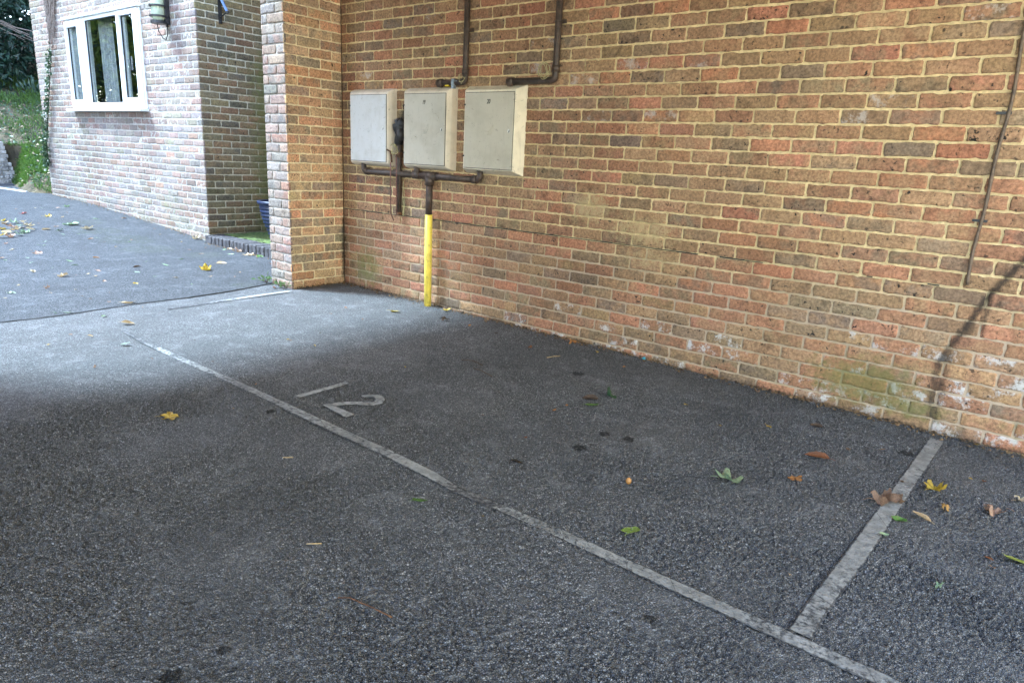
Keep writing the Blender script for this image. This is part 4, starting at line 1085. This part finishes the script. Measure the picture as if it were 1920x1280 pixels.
for i, (x, y, s_, k, c, h, cu, lb) in enumerate(LEAVES):
    leaf(x, y, s_ * (.6 if k == 'bunch' else 1.05), k, c, h, cu, lb, 'fallen leaves on the tarmac', seed=i * 13 + 3, stand=.9 if 'standing on edge' in lb else 0, off=.012 if 'wedged' in lb else .004)
pc = ['tan', 'palegreen', 'cream', 'mustard', 'pinkbrown', 'greygreen', 'cream', 'yellow']
for i, (x, y, s_) in enumerate(PILE):
    leaf(x, y, s_ * 1.25, rnd.choice(['oval', 'ragged', 'lobed', 'rolled']), pc[i % 8], rnd.uniform(0, 360), rnd.uniform(.4, .9),
         'one of the pale leaves heaped together at the left frame edge of the yard', 'leaves heaped at the left edge of the yard', seed=500 + i, off=.006 + .012 * (i % 3))
SCRAP = []
for k in range(6):
    me = leaf_geo(rnd.choice(['oval', 'ragged', 'rolled', 'crumpled']), 900 + k, .6).mesh('leaf_scrap'); me.materials.append(LEAF); SCRAP.append(me)
for i, (x, y, s_) in enumerate(FRAG_YARD):
    o = leaf(x, y, s_ * 1.15, 'oval', rnd.choice(['tan', 'cream', 'pinkbrown', 'palegreen', 'brown', 'greygreen', 'tan']), rnd.uniform(0, 360), .5,
         'tiny dry leaf scrap scattered over the sky-lit yard tarmac', 'leaf scraps on the yard', seed=1200 + i, mesh=SCRAP[i % 6]); o.name = 'leaf_scrap'
for i, (x, y, s_) in enumerate(FRAG_BAY):
    o = leaf(x, y, s_ * 1.1, 'oval', rnd.choice(['tan', 'brown', 'orange', 'darkbrown', 'rust', 'mustard']), rnd.uniform(0, 360), .5,
         'tiny dry leaf scrap scattered over the parking bay tarmac', 'leaf scraps on the bay', seed=1700 + i, mesh=SCRAP[i % 6]); o.name = 'leaf_scrap'

# crumbs and litter gathered along the wall foot
def litter(name, pts, smin, smax, tones, label=None, h=.006):
    v = []; f = []; T = []
    for (x, y, z) in pts:
        s_ = rnd.uniform(smin, smax); a = rnd.uniform(0, 6.28); b = len(v); tone = rnd.random()
        for k in range(4):
            rr = s_ * rnd.uniform(.5, 1.1); v.append((x + rr * math.cos(a + k * 1.57), y + rr * math.sin(a + k * 1.57) * .6, z + rnd.uniform(.0, h))); T.append((tone, tone, tone, 1))
        v.append((x, y, z + h * rnd.uniform(.8, 2.))); T.append((tone, tone, tone, 1))
        for k in range(4): f.append((b + k, b + (k + 1) % 4, b + 4))
    me = bpy.data.meshes.new(name); me.from_pydata(v, [], f); me.update()
    at = me.attributes.new('tone', 'FLOAT_COLOR', 'POINT'); at.data.foreach_set('color', np.array(T, np.float32).ravel())
    o = link(name, me, tones); return tag(o, label, None, None, 'stuff')
LITTER = foliage_mat('litter_scrap', (.035, .024, .016), (.24, .145, .07), .1, .8)
GRIT = foliage_mat('grit', (.02, .018, .016), (.12, .11, .10), 0., .9)
pts = []
for _ in range(800):
    x = rnd.uniform(.05, 5.4); pts.append((x, -abs(rnd.gauss(0, .038)) - .006, gz(x) + .004))
for _ in range(70):
    y = rnd.uniform(-.55, -.02); pts.append((abs(rnd.gauss(0, .02)) + .012, y, gz(0) + .004))
for _ in range(160):
    x = rnd.uniform(-2.6, -.35); pts.append((x, .12 - abs(rnd.gauss(0, .05)), gz(x) + .008))
for _ in range(240):
    x = rnd.uniform(-7.2, -2.75); pts.append((x, .18 - abs(rnd.gauss(0, .05)), gz(x) + .010))
litter('leaf_litter', pts, .003, .017, LITTER, h=.009)
pts = []
for _ in range(5200):
    x = rnd.uniform(.3, 5.4); y = -abs(rnd.gauss(0, .17)) - .01; pts.append((x, y, gz(x) + .003))
litter('grit', pts, .0015, .0045, GRIT, h=.004)

def twig(pts, r, mat, label):
    m = MB(); m.tube([(x, y, gz(x) + .006 + z) for x, y, z in pts], r, 6); return tag(m.build('twig', mat, None, smooth=True), label, 'twig')
twig([(2.305, -.945, .0), (2.38, -.93, .01), (2.46, -.926, .0)], .0028, TWIG, 'longer thin brown twig lying on the bay towards the wall, upper of two')
twig([(2.465, -1.014, .0), (2.54, -1.03, .008), (2.63, -1.045, .0)], .0032, TWIG, 'dark twig lying on the bay towards the wall, lower of two')
twig([(3.311, -2.774, .0), (3.347, -2.743, .003)], .0018, STRAW, 'short straw on the open tarmac below the long white line')
twig([(2.728, -2.471, .0), (2.761, -2.444, .003)], .0018, STRAW, 'pale straw on the open tarmac left of the long white line')
twig([(3.600, -2.875, .0), (3.626, -2.856, .003), (3.71, -2.841, .004), (3.772, -2.829, .0)], .0022, RUST, 'thin reddish twig on the near tarmac left of the long white line')
twig([(2.625, -.498, .0), (2.645, -.45, .004), (2.661, -.402, .0)], .0024, STRAW, 'pale stick on the grit near the wall foot')
m = MB(); m.lathe([(0, -.013), (.008, -.011), (.0125, 0), (.009, .009), (.003, .014), (0, .016)], (3.847, -1.646, gz(3.85) + .014), 14)
tag(m.build('fallen_nut', NUTM, None, smooth=True), 'small round tan nut on the bay tarmac, above the lime green leaf', 'nut')
m = MB(); m.add([(3.045, -.03, gz(3) + .008), (3.07, -.038, gz(3) + .005), (3.085, -.022, gz(3) + .012), (3.055, -.012, gz(3) + .017), (3.064, -.026, gz(3) + .015)], [(0, 1, 4), (1, 2, 4), (2, 3, 4), (3, 0, 4)])
tag(m.build('plastic_scrap', SCRAPB, None), 'scrap of turquoise plastic at the foot of the brick wall', 'litter')

# ------------------------------------------------------------------ plants
def leafcloud(name, C_, D_, size, mat, parent, aspect=.42, fold=.25):
    """many leaf-sized folded blades: centres C_, growth directions D_"""
    n = len(C_); C_ = np.array(C_); D_ = np.array(D_); D_ = D_ / np.linalg.norm(D_, axis=1)[:, None]
    up = nr.normal(0, 1, (n, 3)); S_ = np.cross(D_, up); S_ /= np.linalg.norm(S_, axis=1)[:, None]; N_ = np.cross(S_, D_)
    L = (np.array(size) if hasattr(size, '__len__') else size * nr.uniform(.6, 1.25, n))[:, None]
    a = C_ - D_ * L * .5; b = C_ + S_ * L * aspect * .5 + N_ * L * fold * .4; c = C_ + D_ * L * .5; d = C_ - S_ * L * aspect * .5 + N_ * L * fold * .4
    V = np.stack([a, b, c, d], 1).reshape(-1, 3); I = np.arange(n * 4).reshape(n, 4)
    F = np.concatenate([I[:, [0, 1, 2]], I[:, [0, 2, 3]]])
    me = bpy.data.meshes.new(name); me.from_pydata(V.tolist(), [], F.tolist()); me.update()
    tone = np.repeat(np.clip(nr.beta(1.2, 2.2, n), 0, 1), 4)
    at = me.attributes.new('tone', 'FLOAT_COLOR', 'POINT'); at.data.foreach_set('color', np.stack([tone, tone, tone, np.ones_like(tone)], 1).astype(np.float32).ravel())
    return link(name, me, mat, parent)
def tree(name, base, clumps, n, size, mat, label, cat, group=None, trunk_r=.12, aspect=.42):
    t = empty(name, base, label, cat, group)
    C_ = []; D_ = []
    tot = sum(r[0] * r[1] * r[2] for _, r in clumps)
    for c, r in clumps:
        k = int(n * r[0] * r[1] * r[2] / tot)
        sub = [nr.normal(0, 1, 3) for _ in range(14)]
        for _ in range(k):
            if nr.random() < .75:
                s0 = sub[nr.integers(14)]; p = s0 / np.linalg.norm(s0) * nr.uniform(.55, 1.) + nr.normal(0, .2, 3)
            else:
                p = nr.normal(0, 1, 3); p = p / np.linalg.norm(p) * nr.uniform(.2, 1.05)
            C_.append(np.array(c) + p * np.array(r)); D_.append(p + nr.normal(0, .6, 3) + np.array([0, 0, -.25]))
    leafcloud('crown', C_, D_, size, mat, t, aspect)
    m = MB(); b = Vector(base); top = Vector(clumps[0][0])
    m.tube([b + Vector((0, 0, -.1)), b.lerp(top, .4) + Vector((.06, .04, 0)), top], [trunk_r, trunk_r * .75, trunk_r * .3], 9)
    for c, r in clumps[1:]:
        m.tube([b.lerp(top, .45) + Vector((.06, .04, 0)), b.lerp(Vector(c), .7), Vector(c)], [trunk_r * .5, trunk_r * .35, trunk_r * .12], 7)
    m.build('trunk', BARK, t, smooth=True)
    return t
# bank behind the kerb
def toe(x): return float(np.interp(x, [-30, -9.3, -8.9, -8.4, -8.0, -7.7, -7.35, -7], [.26, .26, .22, .10, .04, .03, .17, .6]))
def bank_z(x, y):
    s_ = y - toe(x)
    if x < -9.42 : s_ = max(s_, .55)
    if s_ <= 0: return gz(x) - .05
    return gz(x) + min(.335 * max(0, -7.45 - x), 2.6 * s_) + .03 * math.sin(x * 2.3 + y) * min(1, s_ * 2)
v = []; f = []; xs = np.arange(-18, -7.2, .14); ys = np.arange(-9, 9, .14)
for x in xs:
    for y in ys: v.append((x, y, bank_z(x, y) + rnd.uniform(-.015, .02)))
n = len(ys)
for i in range(len(xs) - 1):
    for k in range(n - 1):
        cx, cy = xs[i] + .07, ys[k] + .07
        if cy < toe(cx) - .1 and cx > -9.45: continue
        if cx > -7.5 and cy > .4: continue
        a = i * n + k; f.append((a, a + n, a + n + 1, a + 1))
m = MB(); m.add(v, f); tag(m.build('grass_bank', EARTH, None), kind='structure')
C_ = []; D_ = []; S_ = []
for _ in range(26000):
    x = rnd.uniform(-13.2, -7.4); y = rnd.uniform(-1.2, 3.2)
    if x > -9.45 and y < toe(x) + .03: continue
    if x > -7.37 and y > .17: continue
    if math.sin(x * 3.1 + 1.3 * y) * math.sin(y * 4.3 - x) + rnd.uniform(-.5, .5) < -.42: continue
    L = rnd.uniform(.05, .13) * (1.5 if x < -11.4 else 1); z = bank_z(x, y)
    C_.append((x, y, z + L * .35)); D_.append((rnd.gauss(0, .45), rnd.gauss(0, .45), 1)); S_.append(L)
for _ in range(3500):
    x = rnd.uniform(-9.44, -8.2); y = toe(x) + rnd.uniform(.0, .42); L = rnd.uniform(.06, .13)
    C_.append((x, y, bank_z(x, y) + .02)); D_.append((rnd.gauss(.4, .4), -.8 + rnd.gauss(0, .3), .5)); S_.append(L)
tag(leafcloud('grass', C_, D_, S_, GRASSM, None, .13, .1), kind='stuff')
C_ = []; D_ = []; S_ = []
for _ in range(2000):
    x = rnd.uniform(-12.5, -7.4); y = rnd.uniform(-.4, 2.4)
    if y < toe(x) - .03 or (x > -7.37 and y > .17): continue
    C_.append((x, y, bank_z(x, y) + rnd.uniform(.02, .07))); D_.append((rnd.gauss(0, 1), rnd.gauss(0, 1), rnd.uniform(-.1, .5))); S_.append(rnd.uniform(.03, .09))
GC = foliage_mat('ground_cover_leaf', (.035, .085, .035), (.16, .23, .12), .2)
tag(leafcloud('ground_cover', C_, D_, S_, GC, None, .55, .2), kind='stuff')
pts = []
for _ in range(420):
    x = rnd.uniform(-11.5, -7.45); y = rnd.uniform(-.3, 2.0)
    if y < toe(x) or (x > -7.37 and y > .17): continue
    pts.append((x, y, bank_z(x, y) + rnd.uniform(.02, .06)))
litter('bank_litter', pts, .02, .06, foliage_mat('bank_leaf', (.12, .07, .04), (.40, .31, .20), .15, .7), h=.02)
# kerb along the toe
m = MB(); ks = [(-7.75, -.02), (-8.1, -.08), (-8.44, -.17), (-8.7, -.28), (-8.9, -.5), (-9.0, -1.0), (-9.0, -3.0)]
m.tube([(x, y, gz(x) - .005) for x, y in ks], .03, 8); tag(m.build('kerb', KERBM, None), kind='structure')
# lime-washed retaining wall
rw = empty('retaining_wall', (-9.3, -1.4, .33), 'low whitewashed brick retaining wall at the far left of the bank', 'wall')
m = MB()
for n_ in range(11):
    z = .30 + n_ * .068; ye = .36 - .016 * n_
    y = -4.0 - (n_ % 2) * .1
    while y < ye - .04:
        b = min(y + .20, ye); m.box(-9.42, -9.30 + rnd.uniform(-.008, .008), y, b, z, z + .060); y += .212
WW = simple('limewashed_brick', (.33, .30, .28), .95, .5, 9, .006, 0, .2, (.72, .70, .67, .85))
m.build('brickwork', WW, rw, bevel=.006)
m = MB(); m.box(-9.46, -9.312, -4.1, .20, .2, 1.03); m.build('backing', MORTAR_PALE, rw)

tree('evergreen_bush', (-13.2, 1.6, 1.5), [((-13.2, 1.5, 3.0), (1.3, 2.2, 1.9)), ((-13.6, -1.6, 2.7), (1.2, 1.8, 1.6)), ((-13.4, 4.4, 3.2), (1.3, 1.8, 2.0)), ((-13.8, 1.8, 5.4), (1.4, 2.4, 1.7))],
     36000, .16, CROWN_DARK, 'dense dark evergreen bush on top of the grass bank at the far left', 'bush', None, .1)
C_ = []; D_ = []
sh = empty('laurel_shrub', (-12.3, 1.75, 1.75), 'small grey green long-leaved shrub under the dark bush beside the house corner', 'shrub')
for k in range(150):
    a = rnd.uniform(0, 6.28); e = rnd.uniform(.1, 1.3); d = Vector((math.cos(a) * math.cos(e), math.sin(a) * math.cos(e), math.sin(e)))
    r_ = rnd.uniform(.1, .42); C_.append((-12.3 + d.x * r_, 1.72 + d.y * r_, 1.78 + d.z * r_ * 1.2)); D_.append(tuple(d))
leafcloud('foliage', C_, D_, .2, foliage_mat('laurel_leaf', (.10, .17, .13), (.26, .36, .30), .2, .35), sh, .26)
m = MB()
for k in range(5): m.tube([(-12.3, 1.72, 1.6), (-12.3 + rnd.uniform(-.2, .2), 1.72 + rnd.uniform(-.2, .2), 2.1)], .012, 6)
m.build('stem', BARK, sh)
m = MB()
for k in range(7):
    y0 = rnd.uniform(1.15, 1.4); z0 = rnd.uniform(3.0, 3.2); m.tube([(-11.7, y0 - .22, z0 + rnd.uniform(-.02, .12)), (-11.72, y0, z0), (-11.7, y0 + .28, z0 - rnd.uniform(.0, .14))], rnd.uniform(.005, .012), 6)
tag(m.build('dead_branch', CREEPER, None), 'pale dead branches across the dark bush beside the house wall', 'branch')
tree('broadleaf_tree', (-13.5, -4.6, .5), [((-13.5, -4.4, 3.2), (1.7, 1.9, 1.9)), ((-13.2, -3.0, 1.9), (1.0, .9, 1.0)), ((-12.8, -6.2, 2.5), (1.3, 1.5, 1.7))], 4500, .22, CROWN_LIGHT,
     'sunlit yellow green tree seen mirrored in the right light of the house window', 'tree', None, .16)
# the woods behind the yard, mirrored in the house window
C_ = []; D_ = []; S_ = []
trunks = MB()
def wood(cx, cy, a0, a1, dist, zlo, zhi, n):
    base = [(rnd.uniform(a0, a1), dist * rnd.uniform(.94, 1.25), rnd.uniform(.82, 1.08) * zhi, rnd.uniform(1.8, 3.0)) for _ in range(int(abs(a1 - a0) / 9) + 3)]
    for a, d, h, r in base:
        x, y = cx + d * math.cos(R(a)), cy + d * math.sin(R(a))
        trunks.tube([(x, y, -.1), (x + .2, y, h * .45), (x, y + .2, h * .85)], [.22, .16, .05], 7)
    for _ in range(n):
        if rnd.random() < .55:
            a, d, h, r = base[rnd.randrange(len(base))]
            x, y = cx + d * math.cos(R(a)), cy + d * math.sin(R(a)); t = rnd.random()
            rr = r * math.sin(math.pi * (.15 + .8 * t)); al = rnd.uniform(0, 6.28); k = rnd.uniform(.5, 1.)
            p = (x + rr * k * math.cos(al), y + rr * k * math.sin(al), .8 + (h - .8) * t)
        else:
            a = rnd.uniform(a0, a1); d = dist * rnd.uniform(1.02, 1.22); top = zhi * (.86 + .13 * math.sin(a * .21) + .08 * math.sin(a * .67))
            p = (cx + d * math.cos(R(a)), cy + d * math.sin(R(a)), zlo + (top - zlo) * rnd.random() ** .9)
        C_.append(p); D_.append((rnd.gauss(0, 1), rnd.gauss(0, 1), rnd.gauss(-.3, .7))); S_.append(rnd.uniform(.32, .62))
wood(-1, -1, 138, 240, 17, .4, 13, 36000)
wd = tag(leafcloud('woodland', C_, D_, S_, CROWN_DARK, None, .55), kind='stuff')
trunks.build('trunks', BARK, wd, smooth=True)

# creepers on the house wall
cr = empty('dead_creeper', (-6.6, .19, 2.4), 'grey dead creeper stems hanging down the house wall left of the window', 'creeper')
m = MB()
for k in range(46):
    xa = rnd.uniform(-6.72, -6.20); top = 3.3; xb = -6.60 + (xa + 6.45) * .35 + rnd.uniform(-.05, .05); zb = rnd.uniform(2.35, 2.95); n_ = 9
    pts = [(xa + (xb - xa) * (t / 8) ** 1.3 + .02 * math.sin(t * 1.7 + k), .178 - .02 * rnd.random(), top + (zb - top) * t / 8) for t in range(n_)]
    m.tube(pts, rnd.uniform(.003, .008), 5)
m.tube([(-6.62, .17, 2.62), (-6.72, .17, 2.42), (-6.86, .175, 2.15), (-6.95, .178, 1.95)], .005, 5)
m.tube([(-7.2, .17, 2.72), (-6.95, .165, 2.66), (-6.66, .165, 2.46)], .004, 5)
m.build('stems', CREEPER, cr)
iv = empty('ivy', (-7.26, .17, .9), 'thin line of green ivy climbing the far corner of the house wall', 'ivy')
path = [(-7.30, .165, .75), (-7.26, .165, 1.06), (-7.10, .165, 1.4), (-6.976, .165, 1.67), (-6.775, .165, 2.10), (-6.631, .165, 2.367)]
m = MB(); m.tube(path, [.012, .011, .009, .007, .005, .003], 6); m.build('stem', BARK, iv)
C_ = []; D_ = []; S_ = []
for k in range(430):
    t = rnd.random() ** 1.5 * 4.99; i = int(t); p = Vector(path[i]).lerp(Vector(path[i + 1]), t - i); wd = .055 * (1 - t / 7)
    C_.append((p.x + rnd.gauss(0, wd), p.y - rnd.uniform(0, .05), p.z + rnd.gauss(0, .04))); D_.append((rnd.gauss(0, 1), -.6, rnd.gauss(-.3, .8))); S_.append(rnd.uniform(.03, .06))
leafcloud('foliage', C_, D_, S_, IVY, iv, .8)
def weed(x, y, n, s_, label):
    w = empty('weed', (x, y, gz(x)), label, 'weed', 'weeds at the pier')
    C_ = []; D_ = []; S_ = []; m = MB()
    for k in range(n):
        a = rnd.uniform(0, 6.28); e = rnd.uniform(.3, 1.3); d = Vector((math.cos(a) * math.cos(e), math.sin(a) * math.cos(e) - .3, math.sin(e))); L = s_ * rnd.uniform(.6, 1.3)
        p = Vector((x, y, gz(x) + .005)); q = p + d * L; m.tube([p, p.lerp(q, .5) + Vector((0, 0, .006)), q], .0014, 5); C_.append(tuple(q)); D_.append(tuple(d + Vector((0, 0, -.4)))); S_.append(s_ * rnd.uniform(.5, .85))
    leafcloud('foliage', C_, D_, S_, WEED, w, .5); m.build('stem', WEED if False else TWIG, w)
weed(-.325, -.585, 12, .075, 'small leafy weed at the far corner of the pier foot')
weed(-.13, -.585, 14, .065, 'small leafy weed at the middle of the yard face of the pier foot')
weed(-.03, -.585, 9, .05, 'smallest leafy weed, at the near corner of the pier foot')
